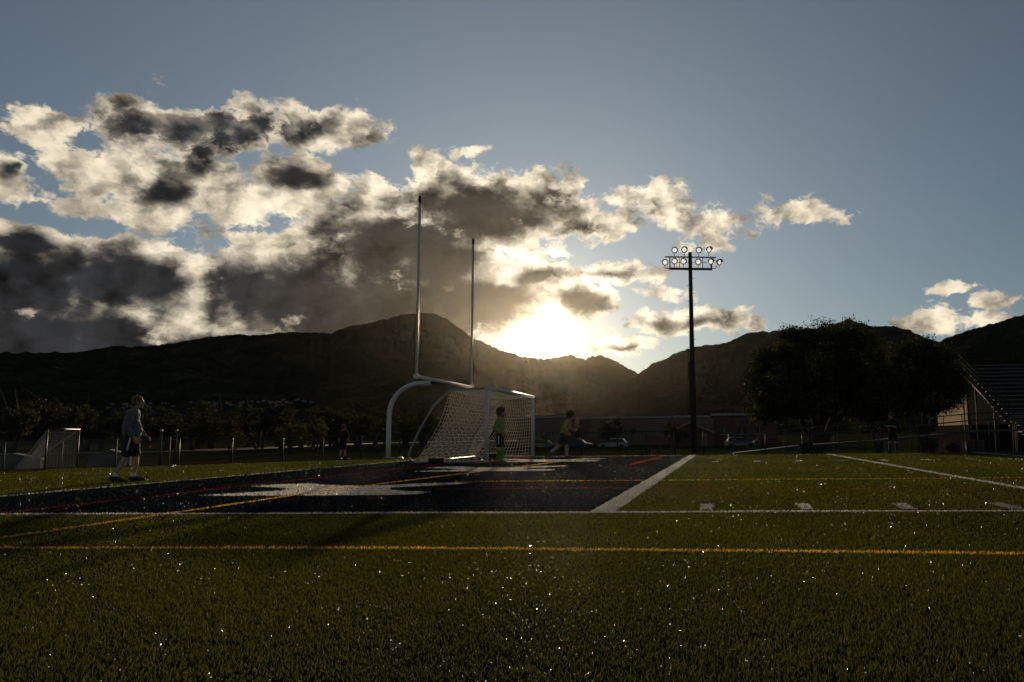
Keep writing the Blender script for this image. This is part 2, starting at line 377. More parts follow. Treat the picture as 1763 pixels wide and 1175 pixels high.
# name, colour, polygon(s); later entries lie on top of earlier ones
MARKS = [('end_zone', 'navy', [[(-9.9, 7.86), (-1.13, 7.86), (-1.13, 28.62), (-9.9, 28.62)]]),
         ('red_end_line', 'red', [strip(-7.62, 7.9, -7.66, 28.6, 0.09)]),
         ('red_crease_line', 'red', [strip(-2.15, 20.3, -1.80, 28.6, 0.16)]),
         ('red_touchline', 'red', [strip(-4.0, 11.43, 25, 11.43, 0.07)]),
         ('red_goal_line', 'red', [strip(-6.75, 22.0, -6.75, 28.4, 0.35)]),
         ('end_zone_letter', 'white', [LETTER]),
         ('end_zone_letter', 'white', [[(x + 0.35, y + 6.85) for x, y in LETTER]]),
         ('end_zone_letter', 'white', [[(x + 0.45, y + 12.75) for x, y in LETTER]]),
         ('yellow_goal_line', 'yellow', [strip(-5.63, 5.39, -5.60, 11.5, 0.10), strip(-5.60, 11.5, -4.25, 26.0, 0.13)]),
         ('yellow_inner_line', 'yellow', [strip(-4.4, 13.28, 25, 13.1, 0.085)]),
         ('yellow_touchline', 'yellow', [strip(-9.5, 5.42, -1.37, 5.36, 0.095), strip(-1.37, 5.36, 1.8, 5.15, 0.095), strip(1.8, 5.15, 9, 4.62, 0.095)]),
         ('near_sideline', 'white', [strip(-10.5, 7.86, 25, 7.86, 0.13)]),
         ('far_sideline', 'white', [strip(-10.0, 28.45, -1.2, 28.45, 0.14)]),
         ('end_line', 'white', [strip(-9.93, 7.8, -9.93, 28.5, 0.08)]),
         ('goal_line', 'white', [strip(-1.13, 7.8, -0.85, 28.5, 0.24)]),
         ('five_yard_line', 'white', [strip(3.92, 7.8, 3.80, 28.6, 0.13)]),
         ('ten_yard_line', 'white', [strip(8.8, 7.8, 8.7, 28.6, 0.13)]),
         ] + [('yard_mark', 'white', [strip(-0.12 + 0.985 * k, 8.06, -0.11 + 0.985 * k, 8.72, 0.12)]) for k in range(9) if k != 4] + [
         ('yard_mark', 'white', [strip(-0.05 + 1.1 * k, 21.4, -0.05 + 1.1 * k, 22.0, 0.16)]) for k in range(9)]
TURF_COL = {'green': ((0.0075, 0.011, 0.002), (0.024, 0.029, 0.005)), 'navy': ((0.002, 0.004, 0.010), (0.006, 0.010, 0.021)),
            'white': ((0.42, 0.42, 0.42), (0.66, 0.65, 0.62)), 'yellow': ((0.34, 0.20, 0.022), (0.55, 0.34, 0.045)), 'red': ((0.14, 0.010, 0.010), (0.24, 0.022, 0.02))}
def blade_mat(key, glint=False):
    lo, hi = TURF_COL[key]
    m = bpy.data.materials.new(key + ('_bent_turf' if glint else '_turf')); m.use_nodes = True
    t = NT(m.node_tree); b = t.n['Principled BSDF']
    g = t.n.new('ShaderNodeNewGeometry')
    pos = g.outputs['Position']
    patch = t.noise(t.v('MULTIPLY', pos, (1.0, 0.45, 1.0)), 0.55, 4, 0.6)
    f = t.m('ADD', t.m('MULTIPLY', g.outputs['Random Per Island'], 0.6), t.m('MULTIPLY', t.smooth(patch, 0.3, 0.7), 0.4))
    c = t.mix(f, (*lo, 1), (*hi, 1))
    t.l.new(c, b.inputs['Base Color'])
    b.inputs['Roughness'].default_value = 0.22 if glint else 0.5; b.inputs['Specular IOR Level'].default_value = 0.5 if glint else 0.0
    tr = t.n.new('ShaderNodeBsdfTranslucent'); t.l.new(t.v('MULTIPLY', c, {'green': (5.8, 4.9, 1.7), 'yellow': (2.3, 2.1, 1.4), 'white': (1.5, 1.45, 1.42)}.get(key, (1.2, 1.1, 1.0))), tr.inputs['Color'])
    mx = t.n.new('ShaderNodeMixShader'); mx.inputs[0].default_value = 0.1 if glint else 0.6
    t.l.new(b.outputs[0], mx.inputs[1]); t.l.new(tr.outputs[0], mx.inputs[2])
    t.l.new(mx.outputs[0], t.n['Material Output'].inputs[0])
    return m
GLINT = {k: blade_mat(k, True) for k in TURF_COL}
BLADE = {k: blade_mat(k) for k in TURF_COL}
BACK = {k: mat(k + '_turf_backing', tuple(0.45 * a + 0.006 * b for a, b in zip(TURF_COL[k][0], (1, 1, 1))), 0.9, 0.0, 0.3, 30, bump=0.6, bscale=300) for k in TURF_COL}

rng = np.random.RandomState(7)
def sample_turf():
    """root points of the turf tufts, denser close by, out to the edge of the pitch"""
    xs, ys = [], []
    r = 2.2
    while r < 30.5:
        dr = 0.12 * r ** 0.5
        lo, hi = RAD(-45.0) - 1.1 / r, RAD(21.5) + 1.1 / r
        dens = 13000.0 * min(1.0, (4.2 / r) ** 1.85)
        nn = int(dens * r * dr * (hi - lo))
        a = rng.uniform(lo, hi, nn); rr = np.sqrt(rng.uniform(r * r, (r + dr) ** 2, nn))
        xs.append(rr * np.sin(a)); ys.append(rr * np.cos(a)); r += dr
    x, y = np.concatenate(xs), np.concatenate(ys)
    k = off_field(x, y) < 0
    return x[k], y[k]
bx, by = sample_turf()
region = np.full(bx.shape, -1, int)
jx, jy = bx + rng.normal(0, 0.008, bx.shape), by + rng.normal(0, 0.010, by.shape)
for i, (nm, colr, polys) in enumerate(MARKS):
    for pl in polys: region[in_poly(jx, jy, pl)] = i
# strong shadowless wear: a few green tufts show through the worn paint
region[(region >= 0) & (rng.uniform(0, 1, region.shape) < 0.04)] = -1
def blades(x, y, shiny=1.0):
    """tapered leaning blades: a bent blade of three triangles close by, one triangle farther off"""
    d = np.hypot(x, y); nb = len(x)
    w = 0.0024 * np.maximum(1, d / 3.8) ** 1.0 * rng.uniform(0.7, 1.35, nb)
    h = rng.uniform(0.008, 0.018, nb) * np.maximum(1, d / 9) ** 0.35 * (1 + 0.25 * np.sin(x * 1.7 + 0.6 * np.sin(y * 1.1)))
    face = rng.uniform(0, 2 * np.pi, nb); lean = rng.uniform(0, 2 * np.pi, nb)
    bend = np.abs(rng.normal(0.7, 0.45, nb))
    fx, fy = np.cos(face) * w / 2, np.sin(face) * w / 2
    lx, ly = np.cos(lean), np.sin(lean); flat = 1 / np.sqrt(1 + bend ** 2); z0 = np.full(nb, 0.002)
    b0 = np.stack([x - fx, y - fy, z0], -1); b1 = np.stack([x + fx, y + fy, z0], -1)
    mh = h * 0.62; mx_, my_ = x + lx * h * bend * 0.22, y + ly * h * bend * 0.22
    m0 = np.stack([mx_ - fx * 0.8, my_ - fy * 0.8, mh], -1); m1 = np.stack([mx_ + fx * 0.8, my_ + fy * 0.8, mh], -1)
    tp = np.stack([x + lx * h * bend * 0.85, y + ly * h * bend * 0.85, mh + h * 0.38 * flat + 0.004], -1)
    near = d < 6.5; V, F, n0 = [], [], 0
    k = near
    if k.any():
        q = k.sum(); V.append(np.stack([b0[k], b1[k], m0[k], m1[k], tp[k]], 1).reshape(-1, 3)); o = (np.arange(q) * 5)[:, None]
        F += [o + np.array([[0, 1, 3]]), o + np.array([[0, 3, 2]]), o + np.array([[2, 3, 4]])]; n0 = q * 5
    k = ~near
    if k.any():
        q = k.sum(); V.append(np.stack([b0[k], b1[k], tp[k]], 1).reshape(-1, 3)); F.append(n0 + (np.arange(q) * 3)[:, None] + np.array([[0, 1, 2]])); n0 += q * 3
    nplain = sum(len(f) for f in F)
    # blade tips pressed flat by boots: little shiny facets lying on the pile
    k = rng.uniform(0, 1, nb) < np.where(d < 5, 0.95, 0.70) * shiny
    if k.any():
        q = k.sum(); s = (0.0007 + 0.00040 * d[k]) * rng.uniform(0.4, 1.2, q)
        nv = rng.normal(size=(q, 3)); nv[:, 2] = np.abs(nv[:, 2]) + 0.15; flat_ = rng.uniform(0, 1, q) < 0.35; nv[flat_, :2] *= 0.35
        nv /= np.linalg.norm(nv, axis=1)[:, None]
        u = np.cross(nv, rng.normal(size=(q, 3))); u /= np.linalg.norm(u, axis=1)[:, None]; v2 = np.cross(nv, u)
        C = np.stack([x[k], y[k], np.maximum(h[k] * rng.uniform(0.75, 1.15, q), s * 0.9)], -1)
        P3 = [C + (u * math.cos(da) + v2 * math.sin(da)) * (s * sc)[:, None] for da, sc in ((0.0, 1.0), (2.2, 0.55), (3.9, 0.7))]
        V.append(np.stack(P3, 1).reshape(-1, 3)); F.append(n0 + (np.arange(q) * 3)[:, None] + np.array([[0, 1, 2]]))
    return np.concatenate(V), np.concatenate(F), nplain
def turf_object(name, key, polys, sel, z, kind):
    V, F, off = [], [], 0
    o = None
    bm = bmesh.new()
    for pl in polys:
        vs_ = [bm.verts.new((px, py, z)) for px, py in pl]
        f = bm.faces.new(vs_)
    bmesh.ops.triangulate(bm, faces=bm.faces)
    bmesh.ops.recalc_face_normals(bm, faces=bm.faces)
    for f in bm.faces:
        if f.normal.z < 0: f.normal_flip()
    bm.verts.index_update()
    V.append(np.array([v.co[:] for v in bm.verts])); F.append(np.array([[v.index for v in f.verts] for f in bm.faces])); ns = len(F[0]); off = len(V[0]); bm.free()
    if sel.any():
        v, f, npl = blades(bx[sel], by[sel], 1.0 if key == 'navy' else 0.6); V.append(v); F.append(f + off)
    me = np_mesh(name, np.concatenate(V), np.concatenate(F))
    me.materials.append(BACK[key]); me.materials.append(BLADE[key]); me.materials.append(GLINT[key])
    mi = np.ones(len(me.polygons), np.int32); mi[:ns] = 0
    if sel.any(): mi[ns + npl:] = 2
    me.polygons.foreach_set('material_index', mi)
    return tag(link(name, me), kind=kind)
field_poly = [(-60, -20), (45, -20), (45, 28.7), (-10.83, 28.7), (-49.9, -14.7)]
turf_object('field', 'green', [field_poly], np.zeros(bx.shape, bool), 0.0, 'structure')
V, F, npl = blades(bx[region == -1], by[region == -1])
gme = np_mesh('grass', V, F); gme.materials.append(BLADE['green']); gme.materials.append(GLINT['green'])
mi = np.zeros(len(F), np.int32); mi[npl:] = 1; gme.polygons.foreach_set('material_index', mi)
tag(link('grass', gme), 'short green artificial grass blades covering the pitch', 'grass', kind='stuff')
for i, (nm, colr, polys) in enumerate(MARKS):
    turf_object(nm, colr, polys, region == i, 0.004 + 0.0003 * i, 'structure')

# ------------------------------------------------------------------ football goal post
white_paint = mat('white_paint', (0.62, 0.62, 0.62), 0.38, 0.4, 0.08, 3, bump=0.05)
dark_steel = mat('dark_steel', (0.035, 0.033, 0.03), 0.75, 0.12, 0.25, 6)
black_cap = mat('black_rubber', (0.02, 0.02, 0.02), 0.7, 0.3, 0.2, 10)
gp = empty('football_goal_post', (-11.93, 28.5, 0), 'tall white gooseneck football goal post with two uprights behind the soccer goal', 'goal post')
def arc(c, r, a0, a1, n):
    return [(c[0] + r * math.cos(RAD(a0 + (a1 - a0) * k / n)), 0, c[1] + r * math.sin(RAD(a0 + (a1 - a0) * k / n))) for k in range(n + 1)]
neck = [(0, 0, -0.05), (0, 0, 0.7)] + arc((1.15, 1.57), 1.15, 180, 92, 12) + [(1.55, 0, 2.73)]
MB().tube(neck, 0.088, 14).build('gooseneck', white_paint, gp)
MB().tube([(1.5, 0, 2.73), (2.0, 0, 2.75)], 0.045, 10).build('connector', dark_steel, gp)
MB().lathe([(0.0, 0.0), (0.2, 0.0), (0.2, 0.03), (0.0, 0.03)], n=16).build('base_plate', dark_steel, gp, loc=(0, 0, 0.002))
cb = MB().tube([(2.03, -2.62, 2.78), (2.03, 3.45, 2.76)], 0.058, 14).build('crossbar', white_paint, gp)
for yy in (-2.68, 3.38):
    up = MB().tube([(2.03, yy, 2.72), (2.03, yy, 8.70)], 0.047, 12).build('upright', white_paint, gp)
    MB().tube([(2.03, yy, 8.70), (2.03, yy, 8.95)], 0.049, 12).build('cap', black_cap, up)
    MB().tube([(2.03, yy - 0.075, 2.78), (2.03, yy + 0.075, 2.78)], 0.09, 12).build('joint', white_paint, up)
MB().tube([(2.03, -2.68, 8.50), (1.95, -2.68, 8.50), (1.93, -2.68, 8.58)], 0.018, 6).build('ribbon_hook', black_cap, gp)

# ------------------------------------------------------------------ nets
def tubes(name, segs, r, sides=3):
    """segs (n,2,3): thin cords as prisms"""
    S = np.asarray(segs, float); A, B = S[:, 0], S[:, 1]; d = B - A
    d /= np.linalg.norm(d, axis=1)[:, None] + 1e-9
    up = np.where(np.abs(d[:, 2:3]) < 0.9, np.array([[0, 0, 1.0]]), np.array([[1.0, 0, 0]]))
    u = np.cross(d, up); u /= np.linalg.norm(u, axis=1)[:, None]; w = np.cross(d, u)
    V = []
    for P_ in (A, B):
        for k in range(sides):
            a = 2 * math.pi * k / sides; V.append(P_ + (u * math.cos(a) + w * math.sin(a)) * r)
    V = np.stack(V, 1).reshape(-1, 3); o = (np.arange(len(S)) * 2 * sides)[:, None]
    F = np.concatenate([o + np.array([[k, (k + 1) % sides, sides + (k + 1) % sides, sides + k]]) for k in range(sides)])
    return np_mesh(name, V, F)
def sheet_segs(fn, nu, nv, diamond=False):
    """cords of a net stretched over fn(u,v)"""
    P_ = np.array([[fn(i / nu, j / nv) for j in range(nv + 1)] for i in range(nu + 1)]); s = []
    if diamond:
        for i in range(nu):
            for j in range(nv):
                if (i + j) % 2 == 0: s.append((P_[i, j], P_[i + 1, j + 1]))
                else: s.append((P_[i + 1, j], P_[i, j + 1]))
    else:
        for i in range(nu + 1):
            for j in range(nv + 1):
                if i < nu: s.append((P_[i, j], P_[i + 1, j]))
                if j < nv: s.append((P_[i, j], P_[i, j + 1]))
    return s
net_mat = mat('white_net_cord', (0.72, 0.68, 0.60), 0.6, 0.3, 0.1, 20, trans=0.35)

# soccer goal: opening faces the pitch (towards +x), posts 5.9 m apart
sg = empty('soccer_goal', (-6.66, 22.98, 0), 'white framed soccer goal with sagging net in the dark end zone', 'soccer goal')
L, HT = 5.92, 2.17
frame_grey = mat('grey_goal_tube', (0.30, 0.30, 0.30), 0.5, 0.3, 0.1, 4)
for yy in (0.0, L):
    p = MB().tube([(0, yy, 0.0), (0, yy, HT)], 0.062, 14).build('post', white_paint, sg)
MB().tube([(0, -0.062, HT), (0, L + 0.062, HT)], 0.060, 14).build('crossbar', white_paint, sg)
prof = [(-0.05, HT), (-0.9, 2.13), (-1.14, 2.09), (-1.26, 2.0), (-1.62, 1.66), (-2.02, 0.98), (-2.28, 0.42), (-2.34, 0.24), (-2.28, 0.09), (-2.15, 0.035), (-0.06, 0.035)]
for yy in (0.0, L):
    MB().tube([(a, yy, b_) for a, b_ in prof], 0.030, 10).build('side_frame', frame_grey, sg)
MB().tube([(-2.15, 0.03, 0.032), (-2.15, L - 0.03, 0.032)], 0.028, 10).build('back_ground_bar', white_paint, sg)
MB().box((-1.5, 0.0, 0.075), (0.45, 0.16, 0.15)).build('sandbag', black_cap, sg, bevel=0.03)
MB().box((-1.5, L, 0.075), (0.45, 0.16, 0.15)).build('sandbag', black_cap, sg, bevel=0.03)
def back_net(u, v):
    y = 0.02 + u * (L - 0.04)
    sag = 0.35 * math.sin(math.pi * v) * (0.35 + 0.65 * math.sin(math.pi * u) ** 0.5)
    x = -1.10 - 0.98 * v ** 0.85 + sag + 0.05 * math.sin(6 * u + 4 * v); z = 2.06 * (1 - v) + 0.05 - 0.05 * math.sin(math.pi * u) * (1 - v)
    return (x, y, z)
def top_net(u, v):
    y = 0.02 + u * (L - 0.04)
    return (-0.04 - v * 1.06, y, HT - 0.03 - 0.03 * v - 0.12 * math.sin(math.pi * v) * math.sin(math.pi * u) - 0.05 * v * math.sin(math.pi * u))
def side_net(yy, sgn):
    def f(u, v):
        z = 0.04 + (1 - v) * (HT - 0.08)
        bx_ = back_net(0.0 if sgn > 0 else 1.0, max(0, min(1, (2.11 - z) / 2.06)))[0] + 0.16 * math.sin(math.pi * min(1, v * 1.1))
        return (-0.05 + u * (bx_ + 0.05), yy + sgn * (0.02 + 0.12 * math.sin(math.pi * u) * math.sin(math.pi * v)), z - 0.05 * math.sin(math.pi * u))
    return f
segs = sheet_segs(back_net, 46, 18) + sheet_segs(top_net, 46, 8)
link('net', tubes('net', segs, 0.0056), net_mat, sg)
link('side_net', tubes('side_net', sheet_segs(side_net(0.0, 1), 22, 24, True) + sheet_segs(side_net(0.0, 1), 22, 24)[::3], 0.0056), net_mat, sg)
link('side_net', tubes('side_net', sheet_segs(side_net(L, -1), 17, 18), 0.0056), net_mat, sg)

# lacrosse goal by the left fence, opening towards the pitch
frame_red = mat('dark_goal_frame', (0.05, 0.035, 0.03), 0.5, 0.4, 0.2, 8)
lax_net = mat('grey_net_cord', (0.52, 0.49, 0.45), 0.8, 0.2, 0.1, 20, trans=0.3)
lg = empty('lacrosse_goal', (-17.68, 19.82, 0), 'small square lacrosse goal with pale net tapering behind it near the fence', 'lacrosse goal', rotz=RAD(14))
for yy in (0, 1.56): MB().tube([(0, yy, 0), (0, yy, 1.10)], 0.022, 10).build('post', frame_red, lg)
MB().tube([(0, -0.022, 1.10), (0, 1.582, 1.10)], 0.022, 10).build('crossbar', frame_red, lg)
APEX = (-1.15, 0.78, 0.05)
for yy in (0, 1.56): MB().tube([(-0.02, yy, 0.03), (APEX[0], APEX[1], 0.03)], 0.018, 8).build('ground_bar', frame_red, lg)
def cone_net(y0, z0, y1, z1):
    def f(u, v):
        e = (0, y0 + (y1 - y0) * u, z0 + (z1 - z0) * u); k = v
        s = -0.10 * math.sin(math.pi * v)
        return (e[0] + (APEX[0] - e[0]) * k, e[1] + (APEX[1] - e[1]) * k, e[2] + (APEX[2] - e[2]) * k + s * (1 if z0 + z1 > 1 else 0.3))
    return f
for args in ((0, 0.05, 0, 1.09), (0, 1.09, 1.56, 1.09), (1.56, 0.05, 1.56, 1.09)):
    link('net', tubes('net', sheet_segs(cone_net(*args), 26, 18), 0.0035), lax_net, lg)
for yy in (0, 1.56): MB().tube([(0, yy, 1.08), (APEX[0] * 0.5, yy + (APEX[1] - yy) * 0.5, 0.52), APEX], 0.010, 6).build('net_edge_cord', lax_net, lg)

# ------------------------------------------------------------------ floodlight pole
pole_wood = mat('weathered_pole', (0.05, 0.045, 0.04), 0.8, 0.2, 0.3, 4, bump=0.3)
galv = mat('galvanised_steel', (0.22, 0.22, 0.22), 0.5, 0.5, 0.15, 10, metal=0.5)
lens = mat('lit_lamp_lens', (0.9, 0.88, 0.82), 0.25, 0.5, 0.02, 10, emit=((1.0, 0.93, 0.82), 0.8))
housing = mat('lamp_housing', (0.05, 0.045, 0.04), 0.5, 0.4, 0.2, 8)
PX, PY = -2.1, 75.0
fl = empty('floodlight_pole', (PX, PY, gz(PX, PY)), 'tall floodlight pole carrying two rows of lit round lamps', 'floodlight', rotz=RAD(12))
B0 = -gz(PX, PY)
MB().tube([(0, 0, -0.2), (0, 0, B0 + 17.95)], [0.29, 0.17], 16).build('pole', pole_wood, fl)
for k in range(19):
    sd = 1 if k % 2 else -1
    z = B0 + 3.0 + k * 0.73
    MB().tube([(0, 0, z), (sd * 0.42, 0, z + 0.03)], 0.018, 5).build('climbing_peg', dark_steel, fl)
MB().box((0, -0.28, B0 + 16.28), (4.1, 0.16, 0.20)).build('lower_crossarm', dark_steel, fl)
MB().box((0, -0.26, B0 + 17.42), (4.9, 0.12, 0.10)).build('upper_crossarm', dark_steel, fl)
for xx in (-2.0, 2.0): MB().box((xx, -0.27, B0 + 16.85), (0.10, 0.10, 1.05)).build('end_stile', dark_steel, fl)
MB().box((0, -0.30, B0 + 16.9), (3.9, 0.04, 0.04)).build('conduit', dark_steel, fl)
for xx in (-1.1, 1.15): MB().box((xx, -0.30, B0 + 16.88), (0.05, 0.05, 0.96)).build('inner_stile', dark_steel, fl)
MB().tube([(-2.0, -0.3, B0 + 16.3), (-2.45, -0.35, B0 + 16.3)], 0.035, 6).build('lamp_arm', dark_steel, fl)
MB().tube([(2.0, -0.3, B0 + 16.35), (2.35, -0.35, B0 + 16.35), (2.5, -0.35, B0 + 16.6)], 0.035, 6).build('lamp_arm', dark_steel, fl)
lamps = [(-1.55, 18.05, 0), (-0.62, 18.10, 4), (0.78, 18.08, 0), (1.75, 18.14, 22), (-2.47, 16.85, -14), (-1.58, 16.98, 0), (-0.72, 16.98, 0),
         (0.70, 16.94, 0), (1.90, 16.98, 18), (2.72, 16.94, 34), ]
for xx, zz, yw in lamps:
    Mx = Matrix.Translation((xx, -0.40, B0 + zz)) @ Matrix.Rotation(RAD(yw), 4, 'Z') @ Matrix.Rotation(RAD(90 + 12), 4, 'X')
    lp = MB().lathe([(0.0, -0.34), (0.12, -0.33), (0.22, -0.22), (0.285, -0.05), (0.30, 0.03), (0.275, 0.035)], Mx, 18).build('lamp', housing, fl)
    MB().lathe([(0.0, 0.045), (0.15, 0.04), (0.21, 0.02)], Mx, 18).build('lens', lens, lp)
    # visor over the upper half of the lens
    bm = MB(); pts = []
    for k in range(9):
        a = RAD(-80 + 160 * k / 8)
        pts.append((0.305 * math.sin(a), 0.305 * math.cos(a)))
    vis = MB()
    for (a0, b0), (a1, b1) in zip(pts, pts[1:]):
        q = [Mx @ Vector((a0, b0, 0.0)), Mx @ Vector((a1, b1, 0.0)), Mx @ Vector((a1 * 1.04, b1 * 1.04, 0.24)), Mx @ Vector((a0 * 1.04, b0 * 1.04, 0.24))]
        vis.prism(q, Mx.to_3x3() @ Vector((0, 0.008, 0)))
    vis.build('visor', housing, lp)
    MB().tube([(xx, -0.34, B0 + zz - 0.30), (xx - 0.0, -0.30, B0 + (16.42 if zz < 17.5 else 17.46))], 0.03, 6).build('bracket', dark_steel, lp)

# ------------------------------------------------------------------ chain-link fences
fence_steel = mat('fence_steel', (0.06, 0.06, 0.057), 0.65, 0.2, 0.2, 8)
fence_black = mat('black_fence_steel', (0.022, 0.022, 0.022), 0.5, 0.4, 0.2, 8)
def link_mat(name, col, cover):
    m = bpy.data.materials.new(name); m.use_nodes = True; t = NT(m.node_tree); b = t.n['Principled BSDF']
    uv = t.n.new('ShaderNodeTexCoord').outputs['Object']
    s = t.n.new('ShaderNodeSeparateXYZ'); t.l.new(uv, s.inputs[0])
    h = t.m('ADD', s.outputs[0], s.outputs[1])
    a = t.m('FRACT', t.m('MULTIPLY', t.m('ADD', h, s.outputs[2]), 14.0)); c = t.m('FRACT', t.m('MULTIPLY', t.m('SUBTRACT', h, s.outputs[2]), 14.0))
    wire = t.m('MAXIMUM', t.m('LESS_THAN', a, cover), t.m('LESS_THAN', c, cover))
    b.inputs['Base Color'].default_value = (*col, 1); b.inputs['Roughness'].default_value = 0.6
    tr = t.n.new('ShaderNodeBsdfTransparent'); mx = t.n.new('ShaderNodeMixShader'); t.l.new(wire, mx.inputs[0])
    t.l.new(tr.outputs[0], mx.inputs[1]); t.l.new(b.outputs[0], mx.inputs[2]); t.l.new(mx.outputs[0], t.n['Material Output'].inputs[0])
    return m
wire_grey = link_mat('chain_link_wire', (0.12, 0.12, 0.11), 0.12)
wire_black = link_mat('black_chain_link_wire', (0.02, 0.02, 0.02), 0.11)
def fence(pts, h, step, label, steel, wire, r=0.035, group=None):
    root = empty('chain_link_fence', (pts[0][0], pts[0][1], gz(*pts[0])), label, 'fence', group)
    o = Vector(root.location)
    for (x0, y0), (x1, y1) in zip(pts, pts[1:]):
        n = max(1, round(math.hypot(x1 - x0, y1 - y0) / step)); P_ = [(x0 + (x1 - x0) * k / n, y0 + (y1 - y0) * k / n) for k in range(n + 1)]
        for k, (x, y) in enumerate(P_[:-1] if (x1, y1) != pts[-1] else P_):
            z = gz(x, y); MB().tube([(x - o.x, y - o.y, z - o.z - 0.1), (x - o.x, y - o.y, z - o.z + h + 0.03)], r, 8).build('post', steel, root)
        for (xa, ya), (xb, yb) in zip(P_, P_[1:]):
            za, zb = gz(xa, ya) - o.z, gz(xb, yb) - o.z
            MB().tube([(xa - o.x, ya - o.y, za + h), (xb - o.x, yb - o.y, zb + h)], r * 0.7, 6).build('top_rail', steel, root)
            MB().poly([(xa - o.x, ya - o.y, za + 0.04), (xb - o.x, yb - o.y, zb + 0.04), (xb - o.x, yb - o.y, zb + h), (xa - o.x, ya - o.y, za + h)]).build('wire_mesh', wire, root)
    return root
fence([(-44, 31.5), (-29.2, 33.6), (-24.8, 34.6)], 1.22, 2.4, 'grey chain link fence running behind the lacrosse goal', fence_steel, wire_grey)
fence([(-24.4, 34.7), (-20.5, 36.6), (-15.5, 38.4), (-9.0, 38.6)], 1.15, 2.1, 'black chain link fence behind the man in dark clothes and the goal post', fence_black, wire_black)
fence([(-8.0, 37.5), (-4.6, 37.4), (-0.6, 37.2)], 1.10, 1.45, 'low black chain link fence behind the running child and the steel rack', fence_black, wire_black)
fence([(0.6, 40.2), (6, 40.4), (13.6, 40.6)], 0.95, 2.0, 'low black chain link fence in front of the long ramp', fence_black, wire_black, 0.028)

# tall gate posts at the opening of the left fence
for k, (x, y, lb) in enumerate([(-24.95, 34.2, 'ball-capped steel gate post at the end of the grey fence'), (-24.3, 34.3, 'ball-capped steel gate post at the end of the black fence')]):
    g = empty('gate_post', (x, y, gz(x, y)), lb, 'post', 'gate posts between the fences')
    MB().tube([(0, 0, -0.1), (0, 0, 1.5)], 0.05, 10).build('shaft', fence_steel, g)
    MB().lathe([(0.0, 1.60), (0.05, 1.57), (0.065, 1.53), (0.05, 1.49)], n=10).build('cap', galv, g)

# ------------------------------------------------------------------ steel rack (stacked hurdles) at the end of the end zone
rack_steel = mat('rack_steel', (0.06, 0.05, 0.045), 0.5, 0.4, 0.2, 8)
rack_red = mat('rack_red_bar', (0.30, 0.05, 0.03), 0.5, 0.4, 0.15, 8)
hx, hy = -3.28, 38.0
hr = empty('hurdle_rack', (hx, hy, gz(hx, hy)), 'dark steel rack with a thin red top bar beyond the end zone', 'rack')
H0 = 0.37 - gz(hx, hy)
for yy in (0.0, 0.5):
    for xx in (0.0, 0.14, 0.62, 1.18, 1.32):
        MB().tube([(xx, yy, 0), (xx, yy, H0 - 0.06), (xx + (0.05 if xx < 0.7 else -0.05), yy, H0)], 0.022, 6).build('leg', rack_steel, hr)
    MB().tube([(0, yy, H0 * 0.45), (1.32, yy, H0 * 0.45)], 0.016, 6).build('lower_bar', rack_steel, hr)
    MB().tube([(0.04, yy, H0), (1.28, yy, H0)], 0.022, 6).build('top_bar', rack_red if yy == 0 else rack_steel, hr)

# ------------------------------------------------------------------ access ramp with rails up to the bleachers
ramp_grey = mat('ramp_aluminium', (0.06, 0.06, 0.06), 0.75, 0.1, 0.15, 5)
rp = empty('access_ramp', (0.9, 44.0, gz(0.9, 44.0)), 'long grey access ramp with handrails rising to the bleachers', 'ramp')
o = Vector(rp.location)
RX = [(0.9, -0.30), (4.45, 0.08), (8.33, 0.30), (13.9, 0.76), (16.2, 0.80)]
def ramp_z(x): return float(np.interp(x, [a for a, _ in RX], [b_ for _, b_ in RX]))
for (xa, za), (xb, zb) in zip(RX, RX[1:]):
    MB().prism([(xa - o.x, 0, za - o.z), (xb - o.x, 0, zb - o.z), (xb - o.x, 0, zb - o.z - 0.10), (xa - o.x, 0, za - o.z - 0.10)], (0, 1.5, 0)).build('deck', ramp_grey, rp)
    for yy in (0.02, 1.48):
        for hh in (0.92, 0.55):
            MB().tube([(xa - o.x, yy, za - o.z + hh), (xb - o.x, yy, zb - o.z + hh)], 0.024, 8).build('handrail', ramp_grey, rp)
x = 0.95
while x < 16.2:
    for yy in (0.02, 1.48):
        MB().tube([(x - o.x, yy, gz(x, 45) - o.z - 0.05), (x - o.x, yy, ramp_z(x) - o.z + 0.92)], 0.022, 6).build('rail_post', ramp_grey, rp)
    x += 1.38

# ------------------------------------------------------------------ bleachers
alu = mat('bleacher_aluminium', (0.15, 0.16, 0.18), 0.75, 0.08, 0.15, 3)
rail_steel = mat('bleacher_rail_steel', (0.04, 0.04, 0.04), 0.8, 0.0, 0.15, 6)
bl = empty('bleachers', (16.7, 47.0, gz(16.7, 47)), 'grey aluminium bleachers rising beside the dark trees', 'bleachers')
o = Vector(bl.location); NR = 15; XL = 18.0
DY, DZ = 0.66, 0.285
def row(k): return (k * DY, 0.72 - o.z + k * DZ)
for k in range(NR):
    y, z = row(k)
    MB().box((XL / 2, y, z + 0.42), (XL, 0.25, 0.045)).build('seat_plank', alu, bl)
    MB().box((XL / 2, y + 0.30, z), (XL, 0.34, 0.04)).build('foot_plank', alu, bl)
    MB().box((XL / 2, y + 0.135, z + 0.20), (XL, 0.02, 0.28)).build('riser_plank', rail_steel, bl)
